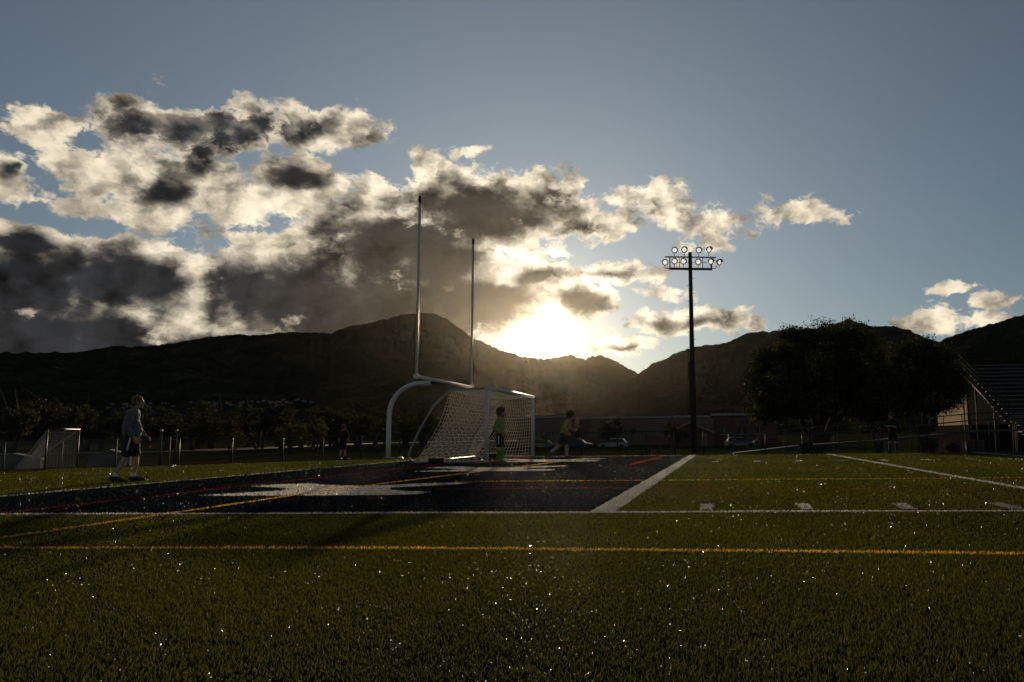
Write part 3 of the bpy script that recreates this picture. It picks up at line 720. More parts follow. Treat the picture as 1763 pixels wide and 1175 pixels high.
for xx in np.arange(0.1, XL, 2.0):
    y1, z1 = row(NR - 1)
    MB().tube([(xx, 0.05, 0.68 - o.z), (xx, y1 + 0.4, z1 - 0.04)], 0.06, 6).build('stringer', dark_steel, bl)
    for k in (0, 5, 10, 14):
        y, z = row(k)
        MB().tube([(xx, y + 0.3, gz(16.7 + xx, 47 + y) - o.z - 0.05), (xx, y + 0.3, z - 0.05)], 0.05, 6).build('support', dark_steel, bl)
y1, z1 = row(NR - 1)
for dz in (1.25, 0.95, 0.65):
    MB().tube([(-0.05, 0.0, 0.72 - o.z + dz), (-0.05, y1 + 0.4, z1 + dz)], 0.022, 6).build('side_rail', rail_steel, bl)
for k in range(0, NR, 2):
    y, z = row(k); MB().tube([(-0.05, y, z - 0.05), (-0.05, y, z + 1.25)], 0.022, 6).build('rail_post', rail_steel, bl)
for dz in (1.35, 0.9): MB().tube([(-0.05, y1 + 0.45, z1 + dz), (XL, y1 + 0.45, z1 + dz)], 0.025, 6).build('back_rail', rail_steel, bl)
for xx in np.arange(0, XL, 1.8): MB().tube([(xx, y1 + 0.45, z1), (xx, y1 + 0.45, z1 + 1.35)], 0.022, 6).build('rail_post', rail_steel, bl)
for dz in (0.5, 1.05): MB().tube([(0.9, -0.9, 0.72 - o.z + dz), (XL, -0.9, 0.72 - o.z + dz)], 0.025, 6).build('front_rail', rail_steel, bl)
for xx in np.arange(0.9, XL, 1.7): MB().tube([(xx, -0.9, gz(17.6, 46) - o.z - 0.05), (xx, -0.9, 0.72 - o.z + 1.05)], 0.03, 6).build('rail_post', rail_steel, bl)
MB().box((XL / 2, -0.5, 0.66 - o.z), (XL, 0.9, 0.06)).build('walkway', alu, bl)
# steps up to the walkway
for k in range(6):
    MB().box((0.25 + 0.0 * k, -1.0 - 0.28 * (5 - k), gz(17, 45.5) - o.z + 0.25 * (k + 0.6)), (0.9, 0.26, 0.04)).build('step', alu, bl)

# concession building behind the bleachers, its west wall in the sun
tan = mat('tan_stucco', (0.50, 0.38, 0.25), 0.9, 0.0, 0.08, 2, bump=0.3)
trim_shade = mat('brown_trim_and_shade', (0.03, 0.022, 0.018), 0.9, 0.0, 0.2, 4)
cbuild = empty('concession_building', (17.6, 58.2, gz(17.6, 58)), 'tan stucco building with one sunlit wall behind the bleachers', 'building')
MB().box((7.0, 4.0, 3.05), (14.0, 8.0, 2.4)).build('wall', tan, cbuild)
MB().box((7.0, 4.0, 0.86), (14.06, 8.06, 1.92)).build('wall_shade_band', trim_shade, cbuild)  # shade over the lower wall, put in as a dark brown band
MB().box((7.0, 4.0, 4.37), (14.5, 8.5, 0.22)).build('roof', trim_shade, cbuild)
MB().box((-0.03, 0.06, 3.05), (0.06, 0.18, 2.38)).build('corner_trim', trim_shade, cbuild)

# rubbish barrels by the ramp
for x, y, h_, lb in [(13.0, 43.0, 0.62, 'dark round rubbish barrel before the ramp, on the side of the shrubs'), (13.45, 43.1, 0.60, 'dark round rubbish barrel before the ramp, on the side of the bleachers')]:
    br = empty('rubbish_barrel', (x, y, gz(x, y)), lb, 'barrel', 'barrels by the ramp')
    MB().lathe([(0.0, 0.0), (0.22, 0.0), (0.25, h_ * 0.4), (0.24, h_ * 0.8), (0.26, h_), (0.24, h_), (0.22, h_ * 0.85), (0, h_ * 0.8)], n=16).build('drum', mat('barrel_brown', (0.05, 0.035, 0.028), 0.6, 0.3, 0.2, 6), br)
    MB().lathe([(0.255, h_ * 0.97), (0.275, h_ * 0.985), (0.255, h_)], n=16).build('rim', galv, br)
# small speaker cabinet on a stand at the bleachers
sp = empty('announcer_stand', (16.4, 45.2, gz(16.4, 45.2)), 'small dark box on four legs before the bleachers', 'stand')
for xx in (-0.4, 0.4):
    for yy in (-0.3, 0.3): MB().tube([(xx, yy, 0), (xx * 0.9, yy * 0.9, 1.55)], 0.03, 6).build('leg', ramp_grey, sp)
MB().box((0, 0, 1.74), (0.95, 0.7, 0.38)).build('cabinet', mat('weathered_box', (0.10, 0.09, 0.08), 0.8, 0.2, 0.2, 5), sp, bevel=0.02)

# ------------------------------------------------------------------ people
WORK = bpy.data.scenes.new('work')          # a small scene of its own to evaluate modifiers in
SPENT = []
def capsule(bm, p0, p1, r0, r1, n=12):
    p0, p1 = Vector(p0), Vector(p1)
    for p, r in ((p0, r0), (p1, r1)):
        bmesh.ops.create_icosphere(bm, subdivisions=2, radius=r, matrix=Matrix.Translation(p))
    d = p1 - p0
    if d.length < 1e-5: return
    q = d.to_track_quat('Z', 'Y').to_matrix().to_4x4()
    bmesh.ops.create_cone(bm, cap_ends=True, segments=n, radius1=r0, radius2=r1, depth=d.length, matrix=Matrix.Translation((p0 + p1) / 2) @ q)
def ellipsoid(bm, c, r, rot=None, sub=3):
    M = Matrix.Translation(Vector(c)) @ (rot.to_4x4() if rot else Matrix.Identity(4)) @ Matrix.Diagonal((*r, 1))
    bmesh.ops.create_icosphere(bm, subdivisions=sub, radius=1, matrix=M)
def loft(bm, rings, n=20):
    """rings: (centre, depth radius, width radius) from bottom to top, closed at both ends"""
    R = []
    for c, rx, ry in rings:
        R.append([bm.verts.new((c[0] + rx * math.cos(2 * math.pi * k / n), c[1] + ry * math.sin(2 * math.pi * k / n), c[2])) for k in range(n)])
    for A, B in zip(R, R[1:]):
        for k in range(n): bm.faces.new((A[k], A[(k + 1) % n], B[(k + 1) % n], B[k]))
    bm.faces.new(R[0][::-1]); bm.faces.new(R[-1])
def fuse(bm, voxel, smooth=4, wrinkle=0.0, seed=0.0):
    """one continuous skin over overlapping solids"""
    me = bpy.data.meshes.new('tmp'); bm.to_mesh(me); bm.free()
    o = bpy.data.objects.new('tmp', me); WORK.collection.objects.link(o)
    md = o.modifiers.new('r', 'REMESH'); md.mode = 'VOXEL'; md.voxel_size = voxel; md.use_smooth_shade = True
    sm_ = o.modifiers.new('s', 'SMOOTH'); sm_.iterations = smooth; sm_.factor = 0.5
    WORK.view_layers[0].update(); dg = WORK.view_layers[0].depsgraph
    res = bpy.data.meshes.new_from_object(o.evaluated_get(dg)); WORK.collection.objects.unlink(o); SPENT.extend((o, me))
    if wrinkle:
        nr = [v.normal.copy() for v in res.vertices]
        for v, vn in zip(res.vertices, nr):
            k = mnoise.noise(Vector((v.co.x * 9, v.co.y * 9, v.co.z * 16 + seed))) + 0.5 * mnoise.noise(Vector((v.co.x * 24, v.co.y * 24, v.co.z * 30 + seed)))
            v.co += vn * wrinkle * k
    return res
skin = mat('skin', (0.42, 0.24, 0.16), 0.55, 0.35, 0.08, 30)
def lerp(a, b_, k): return Vector(a).lerp(Vector(b_), k) if 0 <= k <= 1 else Vector(a) + (Vector(b_) - Vector(a)) * k
def person(label, loc, rotz, H, J, look, voxel=0.008):
    """a figure from joint positions given in body heights: x forward, y left, z up"""
    J = {k: Vector(v) * H for k, v in J.items()}; fat = look.get('fat', 1.0)
    root = empty('person', loc, label, 'person', rotz=rotz)
    bm = bmesh.new()
    pel, che, nek, hed = J['pelvis'], J['chest'], J['neck'], J['head']
    def torso(bm, g, z0=0.0):
        rows = [(lerp(pel, che, -0.18), 0.056, 0.082), (pel, 0.062 * fat, 0.088), (lerp(pel, che, 0.35), 0.068 * fat ** 1.6, 0.084), (lerp(pel, che, 0.7), 0.068 * fat ** 1.2, 0.090),
                (che, 0.066, 0.098), (lerp(che, nek, 0.45), 0.058, 0.105), (lerp(che, nek, 0.72), 0.046, 0.094), (lerp(che, nek, 0.92), 0.036, 0.050)]
        loft(bm, [(c, (a + g) * H, (b_ + g) * H) for c, a, b_ in rows[int(z0):]])
    torso(bm, 0.0)
    capsule(bm, lerp(che, nek, 0.7), nek, 0.036 * H, 0.031 * H); capsule(bm, nek, hed, 0.031 * H, 0.030 * H)
    # head: skull, jaw, nose, brow, ears, lips
    Rh = Matrix.Rotation(RAD(look.get('turn', 0)), 3, 'Z') @ Matrix.Rotation(RAD(look.get('nod', 0)), 3, 'Y'); h = H * look.get('head', 1.0)
    def hp(x, y, z): return hed + Rh @ Vector((x * h, y * h, z * h))
    ellipsoid(bm, hp(-0.004, 0, 0.012), (0.056 * h, 0.046 * h, 0.056 * h), Rh)
    ellipsoid(bm, hp(0.014, 0, -0.022), (0.042 * h, 0.037 * h, 0.048 * h), Rh)
    ellipsoid(bm, hp(0.034, 0, -0.058), (0.016 * h, 0.018 * h, 0.014 * h), Rh, 2)
    capsule(bm, hp(0.050, 0, 0.006), hp(0.066, 0, -0.018), 0.006 * h, 0.009 * h)
    for s in (-1, 1):
        ellipsoid(bm, hp(-0.006, s * 0.047, -0.008), (0.010 * h, 0.006 * h, 0.017 * h), Rh, 2)
        capsule(bm, hp(0.050, s * 0.008, 0.014), hp(0.044, s * 0.028, 0.014), 0.007 * h, 0.006 * h)
        capsule(bm, hp(0.054, 0, -0.036 ), hp(0.048, s * 0.012, -0.037), 0.006 * h, 0.004 * h)
    for s in ('l', 'r'):
        sh, eb, wr = J['sh_' + s], J['el_' + s], J['wr_' + s]
        capsule(bm, sh, eb, 0.030 * H, 0.024 * H); capsule(bm, eb, lerp(eb, wr, 0.35), 0.024 * H, 0.0245 * H); capsule(bm, lerp(eb, wr, 0.35), wr, 0.0245 * H, 0.016 * H)
        # hand: palm, four fingers, thumb
        d = (wr - eb).normalized(); d = (d + Vector(look.get('curl_' + s, (0.15, 0, -0.1)))).normalized()
        side = Vector(look.get('palm_' + s, (1, 0, 0))); side = (side - d * side.dot(d)).normalized(); nrm = d.cross(side)
        pa = wr + d * 0.05 * H
        for q in (-1, -0.3, 0.4, 1): capsule(bm, wr + side * 0.008 * q * H, pa + side * 0.017 * q * H, 0.011 * H, 0.0095 * H, 8)
        for q, ln in ((-1.05, 0.030), (-0.35, 0.040), (0.35, 0.043), (1.05, 0.038)):
            b0 = pa + side * 0.0175 * q * H; k1 = b0 + (d + nrm * 0.25 * (1 if s == 'l' else -1)).normalized() * ln * 0.5 * H
            k2 = k1 + (d * 0.8 + nrm * 0.7 * (1 if s == 'l' else -1)).normalized() * ln * 0.5 * H
            capsule(bm, b0, k1, 0.0062 * H, 0.0056 * H, 8); capsule(bm, k1, k2, 0.0056 * H, 0.005 * H, 8)
        t0 = wr + d * 0.015 * H + side * 0.016 * H; t1 = t0 + (d * 0.7 + side * 0.7).normalized() * 0.028 * H
        capsule(bm, t0, t1, 0.0075 * H, 0.0065 * H, 8); capsule(bm, t1, t1 + (d * 0.95 + side * 0.3).normalized() * 0.024 * H, 0.0065 * H, 0.0055 * H, 8)
        hip, kn, an = J['hip_' + s], J['kn_' + s], J['an_' + s]
        capsule(bm, hip, kn, 0.054 * H, 0.033 * H); calf = lerp(kn, an, 0.32) + (-0.008 * H * (kn - an).normalized().cross(Vector((0, 1, 0))))
        capsule(bm, kn, calf, 0.032 * H, 0.033 * H); capsule(bm, calf, an, 0.033 * H, 0.020 * H)
        toe = J['toe_' + s]; capsule(bm, an + Vector((0, 0, -0.012 * H)), toe, 0.021 * H, 0.016 * H)
    link('body', fuse(bm, voxel), skin, root)
    # shirt
    bm = bmesh.new(); torso(bm, 0.012, 0)
    end = look['sleeve']
    for s in ('l', 'r'):
        sh, eb, wr = J['sh_' + s], J['el_' + s], J['wr_' + s]
        capsule(bm, lerp(che, nek, 0.5), sh, 0.046 * H, 0.045 * H)
        if end <= 0.5: capsule(bm, sh, lerp(sh, eb, end * 2), 0.045 * H, 0.042 * H)
        else:
            capsule(bm, sh, eb, 0.045 * H, 0.036 * H); capsule(bm, eb, lerp(eb, wr, (end - 0.5) * 2), 0.036 * H, 0.027 * H)
    capsule(bm, lerp(che, nek, 0.75), lerp(che, nek, 0.98), 0.044 * H, 0.037 * H)
    link('shirt', fuse(bm, voxel, 3, 0.010 * H, 3.0), look['shirt'], root)
    # shorts
    bm = bmesh.new(); rows = [(lerp(pel, che, -0.24), 0.064, 0.088), (pel, 0.074 * fat, 0.098), (lerp(pel, che, 0.16), 0.074 * fat, 0.094)]
    loft(bm, [(c, a * H, b_ * H) for c, a, b_ in rows])
    for s in ('l', 'r'):
        hip, kn = J['hip_' + s], J['kn_' + s]; capsule(bm, hip, lerp(hip, kn, look.get('shorts_len', 0.72)), 0.062 * H, 0.056 * H)
    sh_ = link('shorts', fuse(bm, voxel, 2, 0.008 * H, 8.0), look['shorts'], root)
    if 'stripe' in look:
        for s in ('l', 'r'):
            hip, kn = J['hip_' + s], J['kn_' + s]; sd = 1 if s == 'l' else -1; out_ = Vector((0, 0.062 * H * sd, 0))
            MB().tube([hip + out_ * 0.97, lerp(hip, kn, 0.4) + out_ * 0.97, lerp(hip, kn, 0.68) + out_ * 0.94], 0.011 * H, 6).build('stripe', look['stripe'], sh_)
    for s in ('l', 'r'):
        kn, an, toe = J['kn_' + s], J['an_' + s], J['toe_' + s]
        bm = bmesh.new(); k = look.get('sock', 0.25); cal = lerp(kn, an, 0.32) + (-0.008 * H * (kn - an).normalized().cross(Vector((0, 1, 0))))
        if k > 0.6: capsule(bm, lerp(an, kn, k), cal, 0.036 * H, 0.038 * H); capsule(bm, cal, an, 0.038 * H, 0.025 * H)
        else: capsule(bm, lerp(an, kn, k), an, 0.029 * H, 0.025 * H)
        link('sock', fuse(bm, voxel, 2), look['socks'], root)
        bm = bmesh.new(); heel = an + (an - toe).normalized() * 0.022 * H; f = (toe - an).normalized()
        sole = J.get('sole_' + s, Vector((0, 0, -1)))
        low = Vector((0, 0, -1)) * 0.020 * H
        capsule(bm, heel + low * 0.5, lerp(an, toe, 0.45), 0.026 * H, 0.030 * H); capsule(bm, lerp(an, toe, 0.45), toe + f * 0.012 * H, 0.030 * H, 0.020 * H)
        capsule(bm, an, an + low, 0.031 * H, 0.027 * H)
        me = fuse(bm, voxel, 2)
        ball = min((v.co.z for v in me.vertices), default=0)
        for v in me.vertices: v.co.z = max(v.co.z, min(toe.z, an.z) - 0.020 * H) if abs(toe.z - an.z) < 0.05 * H else v.co.z
        link('shoe', me, look['shoes'], root)
    # hair: a cap over the skull with an uneven, tufted edge
    bm = bmesh.new(); hs = look.get('hair_size', 1.06)
    ellipsoid(bm, hp(-0.010, 0, 0.022), (0.058 * h * hs, 0.050 * h * hs, 0.056 * h * hs), Rh, 4)
    ellipsoid(bm, hp(-0.028, 0, -0.006), (0.040 * h * hs, 0.046 * h, 0.046 * h * hs), Rh, 3)
    me = fuse(bm, voxel * 0.8, 1)
    cut = Rh @ Vector((1, 0, -0.75)); 
    nr = [v.normal.copy() for v in me.vertices]
    for v, vn in zip(me.vertices, nr):
        k = mnoise.noise(Vector(v.co) * 45 / H) + 0.6 * mnoise.noise(Vector(v.co) * 110 / H)
        v.co += vn * look.get('hair_rough', 0.004) * H * (k + 0.2)
        rel = Rh.inverted() @ (v.co - hed)
        if rel.x > 0.034 * h and rel.z < 0.030 * h: v.co -= Rh @ Vector((rel.x - 0.034 * h, 0, 0))
    hair = link('hair', me, look['hair'], root)
    # loose strands that catch the light
    rr = random.Random(5); segs = []
    nv = len(me.vertices)
    for q in range(look.get('strands', 500)):
        v = me.vertices[rr.randrange(nv)]
        rel = Rh.inverted() @ (v.co - hed)
        if rel.z < 0.0 and rel.x > -0.02 * h: continue
        L_ = rr.uniform(0.3, 1.0) * look.get('strand', 0.018) * H
        segs.append((tuple(v.co), tuple(v.co + (v.normal + Vector((rr.uniform(-.7, .7), rr.uniform(-.7, .7), rr.uniform(-.4, .7)))).normalized() * L_)))
    link('hair_strands', tubes('hair_strands', segs, look.get('strand_r', 0.0035)), hair_tips, root)
    return root, J

def cloth(name, col, trans=0.0):
    m = mat(name, col, 0.85, 0.15, 0.12, 14, bump=0.35, bscale=120, trans=trans); b = m.node_tree.nodes['Principled BSDF']
    b.inputs['Sheen Weight'].default_value = 0.35; b.inputs['Sheen Roughness'].default_value = 0.4; b.inputs['Sheen Tint'].default_value = (1.0, 0.9, 0.8, 1)
    return m
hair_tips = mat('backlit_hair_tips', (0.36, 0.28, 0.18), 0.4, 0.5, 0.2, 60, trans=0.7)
brown_hair = mat('light_brown_hair', (0.12, 0.07, 0.032), 0.45, 0.5, 0.25, 80, trans=0.45)
dark_hair = mat('dark_hair', (0.05, 0.03, 0.02), 0.45, 0.5, 0.25, 80, trans=0.35)
grey_hair = mat('fair_hair', (0.17, 0.12, 0.075), 0.45, 0.5, 0.25, 80, trans=0.45)
white_sock = cloth('white_sock', (0.62, 0.62, 0.62)); black_shoe = mat('black_shoe', (0.025, 0.025, 0.028), 0.5, 0.4, 0.2, 20)
black_cloth = cloth('black_cloth', (0.018, 0.017, 0.018))
STAND = dict(pelvis=(0, 0, .53), chest=(0, 0, .70), neck=(.005, 0, .845), head=(.02, 0, .925), sh_r=(0, -.10, .80), el_r=(-.03, -.135, .63), wr_r=(.01, -.14, .485),
             sh_l=(0, .10, .80), el_l=(-.03, .135, .63), wr_l=(.01, .14, .485), hip_r=(0, -.052, .51), kn_r=(.01, -.055, .28), an_r=(-.01, -.055, .045), toe_r=(.09, -.065, .022),
             hip_l=(0, .052, .51), kn_l=(.01, .055, .28), an_l=(-.01, .055, .045), toe_l=(.09, .065, .022))
# coach walking by the end zone
J = dict(STAND, chest=(-.012, 0, .70), neck=(.012, 0, .845), head=(.040, 0, .922), sh_r=(-.02, -.105, .795), el_r=(-.045, -.14, .635), wr_r=(.03, -.135, .505), sh_l=(.01, .10, .795), el_l=(.015, .14, .64),
         wr_l=(.125, .11, .535), hip_r=(-.01, -.05, .51), kn_r=(-.05, -.055, .285), an_r=(-.155, -.06, .055), toe_r=(-.06, -.075, .022), hip_l=(.01, .05, .51), kn_l=(.045, .05, .285), an_l=(.025, .05, .045), toe_l=(.125, .055, .022))
coach, JJ = person('man in grey sweatshirt and dark shorts walking on the grass beside the end zone', (-10.86, 14.1, 0), RAD(34), 1.60, J,
       dict(shirt=cloth('grey_sweatshirt', (0.12, 0.125, 0.14)), shorts=cloth('navy_shorts', (0.018, 0.019, 0.024)), stripe=white_sock, socks=white_sock, shoes=black_shoe, hair=grey_hair,
            sleeve=0.86, fat=1.22, sock=0.18, shorts_len=0.80, palm_r=(1, 0, 0.2), palm_l=(0.2, -1, 0.3), strands=350, strand=0.008, hair_size=1.01, hair_rough=0.003), 0.0075)
MB().tube([JJ['wr_l'] + Vector((0.06, -0.01, -0.02)), JJ['wr_l'] + Vector((0.065, -0.01, -0.16)), JJ['wr_l'] + Vector((0.075, -0.01, -0.20))], 0.004, 5).build('whistle_cord', black_cap, coach)
MB().box(JJ['wr_l'] + Vector((0.08, -0.01, -0.215)), (0.035, 0.02, 0.03)).build('whistle', mat('red_whistle', (0.5, 0.05, 0.03), 0.4, 0.5, 0.1, 20), coach)
# goalkeeper in green by the near post
J = dict(STAND, head=(.028, 0, .925), el_r=(-.085, -.145, .655), wr_r=(.035, -.125, .575), el_l=(-.05, .15, .65), wr_l=(.055, .12, .56), kn_r=(.0, -.055, .28), an_r=(-.03, -.05, .045), toe_r=(.07, -.06, .022), an_l=(.03, .055, .045), toe_l=(.135, .07, .022), kn_l=(.03, .055, .285))
person('child in bright green goalkeeper jersey and dark shorts standing by the near goal post', (-5.86, 21.45, 0.0), RAD(6), 1.51, J,
       dict(shirt=cloth('green_jersey', (0.38, 0.60, 0.20), 0.5), shorts=cloth('black_shorts', (0.03, 0.026, 0.024)), stripe=white_sock, socks=cloth('green_sock', (0.05, 0.26, 0.03)), shoes=black_shoe, hair=brown_hair,
            sleeve=0.95, fat=1.0, sock=0.85, shorts_len=0.70, palm_r=(1, 0, 0), head=1.12, strands=2000, strand=0.022, hair_rough=0.006), 0.008)
# running child in yellow
J = dict(pelvis=(0, 0, .50), chest=(.055, 0, .665), neck=(.115, 0, .80), head=(.155, 0, .875), sh_r=(.085, -.10, .765), el_r=(.03, -.14, .63), wr_r=(.10, -.12, .53), sh_l=(.10, .10, .765), el_l=(.12, .135, .63), wr_l=(.20, .10, .60),
         hip_r=(-.01, -.05, .485), kn_r=(-.075, -.055, .275), an_r=(-.27, -.06, .130), toe_r=(-.295, -.065, .035), hip_l=(.01, .05, .485), kn_l=(.065, .055, .275), an_l=(.065, .055, .045), toe_l=(.165, .06, .022))
person('child with curly hair in yellow jersey running across the end zone', (-5.02, 26.2, 0.0), RAD(10), 1.60, J,
       dict(shirt=cloth('yellow_jersey', (0.56, 0.54, 0.14), 0.5), shorts=cloth('dark_grey_shorts', (0.05, 0.05, 0.055)), socks=cloth('pale_sock', (0.35, 0.33, 0.30)), shoes=black_shoe, hair=brown_hair,
            sleeve=0.45, sock=0.70, shorts_len=0.72, nod=12, head=1.12, hair_size=1.12, hair_rough=0.009, strands=2600, strand=0.032, strand_r=0.005), 0.008)
# referee in black at the far side
J = dict(STAND, neck=(.015, 0, .845), head=(.04, 0, .918), el_r=(.0, -.15, .64), wr_r=(.10, -.03, .665), el_l=(.0, .15, .64), wr_l=(.11, .05, .655), an_r=(-.01, -.105, .045), kn_r=(.01, -.085, .28), toe_r=(.085, -.125, .022), an_l=(-.02, .085, .045), kn_l=(.0, .07, .28), toe_l=(.07, .10, .022))
person('referee in black shirt, shorts and tall socks standing with hands together before the dark trees', (6.58, 28.4 + 2.6, gz(6.58, 31.0)), RAD(-135), 1.52, J,
       dict(shirt=black_cloth, shorts=black_cloth, socks=black_cloth, shoes=black_shoe, hair=dark_hair, sleeve=0.48, sock=0.86, shorts_len=0.78, turn=-35, nod=10, strands=300, strand=0.012), 0.010)
# man in dark clothes at the far fence, back turned
J = dict(STAND, el_r=(.03, -.14, .63), wr_r=(.09, -.10, .56), an_l=(-.01, .09, .045), toe_l=(.08, .11, .022), an_r=(-.01, -.085, .045), toe_r=(.08, -.11, .022), kn_l=(.0, .075, .28), kn_r=(.0, -.07, .28))
person('man in dark clothes with back turned beside the fence left of the goal post', (-17.35, 36.2, gz(-17.35, 36.2)), RAD(75), 1.62, J,
       dict(shirt=cloth('dark_red_shirt', (0.03, 0.018, 0.016)), shorts=black_cloth, socks=black_cloth, shoes=black_shoe, hair=brown_hair, sleeve=0.46, fat=1.15, sock=0.2, shorts_len=0.82, turn=-30, strands=300, strand=0.012), 0.010)

bpy.data.batch_remove(SPENT); bpy.data.scenes.remove(WORK)
# white ball-sized marker cone by the goal post base
mk = empty('marker_cone', (-11.42, 28.35, 0), 'small white marker cone on the grass beside the goal post base', 'cone')
MB().lathe([(0.10, 0.0), (0.09, 0.012), (0.05, 0.05), (0.022, 0.055), (0.02, 0.05)], n=14).build('disc', white_paint, mk, loc=(0, 0, 0.025))

# ------------------------------------------------------------------ trees
bark = mat('bark', (0.055, 0.042, 0.03), 0.9, 0.1, 0.3, 6, bump=0.6, bscale=20)
def leaf_mat(name, lo, hi):
    m = bpy.data.materials.new(name); m.use_nodes = True; t = NT(m.node_tree); b = t.n['Principled BSDF']
    g = t.n.new('ShaderNodeNewGeometry'); c = t.mix(g.outputs['Random Per Island'], (*lo, 1), (*hi, 1))
    t.l.new(c, b.inputs['Base Color']); b.inputs['Roughness'].default_value = 0.7; b.inputs['Specular IOR Level'].default_value = 0.06
    tr = t.n.new('ShaderNodeBsdfTranslucent'); t.l.new(c, tr.inputs['Color']); mx = t.n.new('ShaderNodeMixShader'); mx.inputs[0].default_value = 0.22
    t.l.new(b.outputs[0], mx.inputs[1]); t.l.new(tr.outputs[0], mx.inputs[2]); t.l.new(mx.outputs[0], t.n['Material Output'].inputs[0]); return m
leaf_dark = leaf_mat('dark_leaves', (0.026, 0.036, 0.012), (0.085, 0.090, 0.026))
leaf_olive = leaf_mat('olive_leaves', (0.035, 0.036, 0.012), (0.085, 0.075, 0.022))
leaf_gold = leaf_mat('yellow_green_leaves', (0.07, 0.075, 0.015), (0.14, 0.13, 0.025))
def leaves_mesh(name, lobes, n, size, seed, clump=0.5):
    """leaf-sized quads gathered in clumps inside a set of ellipsoid lobes"""
    r = np.random.RandomState(seed); vol = np.array([l[3] * l[4] * l[5] for l in lobes]) ** 0.8; vol /= vol.sum()
    per = 90; nc = n // per; C = []
    for k in r.choice(len(lobes), nc, p=vol):
        l = lobes[k]; d = r.normal(size=3); d /= np.linalg.norm(d); rad = r.uniform(0.35, 1.0) ** 0.45 * r.uniform(0.85, 1.08)
        C.append(np.array(l[:3]) + d * rad * np.array(l[3:]))
    C = np.array(C); P_ = np.repeat(C, per, 0) + r.normal(size=(nc * per, 3)) * clump * np.repeat(r.uniform(0.5, 1.1, nc), per)[:, None] * np.array([1, 1, 0.7])
    N = len(P_); u = r.normal(size=(N, 3)); u /= np.linalg.norm(u, axis=1)[:, None]; w = np.cross(u, r.normal(size=(N, 3))); w /= np.linalg.norm(w, axis=1)[:, None]
    s = (size * r.uniform(0.6, 1.3, N))[:, None]
    V = np.stack([P_ - u * s, P_ + w * s * 0.45, P_ + u * s, P_ - w * s * 0.45], 1).reshape(-1, 3)
    return np_mesh(name, V, np.arange(N * 4).reshape(-1, 4))
def trunk_mesh(mb, base, tips, r0, seed):
    r = random.Random(seed); b0 = Vector(base)
    for t_ in tips:
        t_ = Vector(t_); m1 = b0.lerp(t_, 0.35) + Vector((r.uniform(-.2, .2), r.uniform(-.2, .2), 0.25)); m2 = b0.lerp(t_, 0.7) + Vector((r.uniform(-.2, .2), r.uniform(-.2, .2), 0.2))
        mb.tube([b0 + Vector((r.uniform(-.1, .1), r.uniform(-.1, .1), -0.1)), m1, m2, t_], [r0, r0 * 0.7, r0 * 0.4, r0 * 0.12], 8)
        for q in range(4):
            s = b0.lerp(t_, r.uniform(0.45, 0.9)); e = s + Vector((r.uniform(-1, 1), r.uniform(-1, 1), r.uniform(0.1, 0.9))) * 0.9
            mb.tube([s, s.lerp(e, 0.5) + Vector((0, 0, 0.05)), e], [r0 * 0.25, r0 * 0.15, r0 * 0.05], 5)
def tree(name, label, x, y, lobes, tips, r0, n, size, seed, leaf, group=None, clump=0.30):
    z = gz(x, y); root = empty(name, (x, y, z), label, 'tree', group)
    mb = MB(); trunk_mesh(mb, (0, 0, 0), tips, r0, seed); mb.build('trunk', bark, root)
    link('crown', leaves_mesh('crown', lobes, n, size, seed, clump), leaf, root)
    return root
tree('broadleaf_tree', 'widest dark spreading tree beside the access ramp, behind the referee', 6.3, 51, [(-2.4, 0, 4.2, 2.2, 2.2, 2.4), (0.2, 0, 5.9, 2.9, 2.4, 2.3), (2.4, 0, 5.6, 2.3, 2.2, 2.5), (-0.3, -0.6, 3.6, 3.6, 2.2, 1.6), (3.0, 0, 3.9, 1.9, 2.0, 2.0), (-1.2, 0, 7.0, 1.2, 1.2, 1.0), (-3.3, 0, 2.9, 1.1, 1.3, 1.1), (0.9, 0, 7.6, 0.7, 0.7, 0.6), (2.0, 0.2, 7.2, 0.6, 0.6, 0.6), (-2.9, 0, 6.0, 0.8, 0.8, 0.6), (-4.0, 0, 4.6, 0.6, 0.7, 0.6), (3.6, 0, 6.2, 0.6, 0.7, 0.7)],
     [(-2.6, 0, 5.0), (-0.8, 0.5, 6.8), (0.9, -0.4, 7.0), (2.6, 0.3, 6.2), (3.2, -0.5, 4.4)], 0.22, 90000, 0.085, 3, leaf_dark)
tree('broadleaf_tree', 'smaller dark tree between the widest tree and the bleachers', 12.95, 52.0, [(-0.6, 0, 5.2, 1.7, 1.6, 1.9), (1.0, 0, 5.3, 1.4, 1.5, 1.5), (0.3, -0.3, 3.8, 2.3, 1.8, 1.5), (1.9, 0, 4.2, 1.0, 1.2, 1.0), (0.0, 0, 6.4, 0.9, 0.9, 0.9), (-1.6, 0, 3.0, 1.2, 1.3, 1.3)],
     [(-0.8, 0, 6.0), (0.6, 0.3, 6.4), (1.6, -0.3, 5.0), (-1.4, 0, 3.8)], 0.16, 50000, 0.085, 8, leaf_dark)
tree('broadleaf_tree', 'low dark tree standing under the edge of the widest tree', 9.6, 49.5, [(0, 0, 2.9, 1.6, 1.4, 1.4), (0.6, 0, 3.9, 1.3, 1.3, 1.2), (-0.8, 0, 2.2, 1.0, 1.0, 0.8)], [(0.3, 0, 3.9), (-0.6, 0, 2.9)], 0.11, 14000, 0.08, 15, leaf_dark)
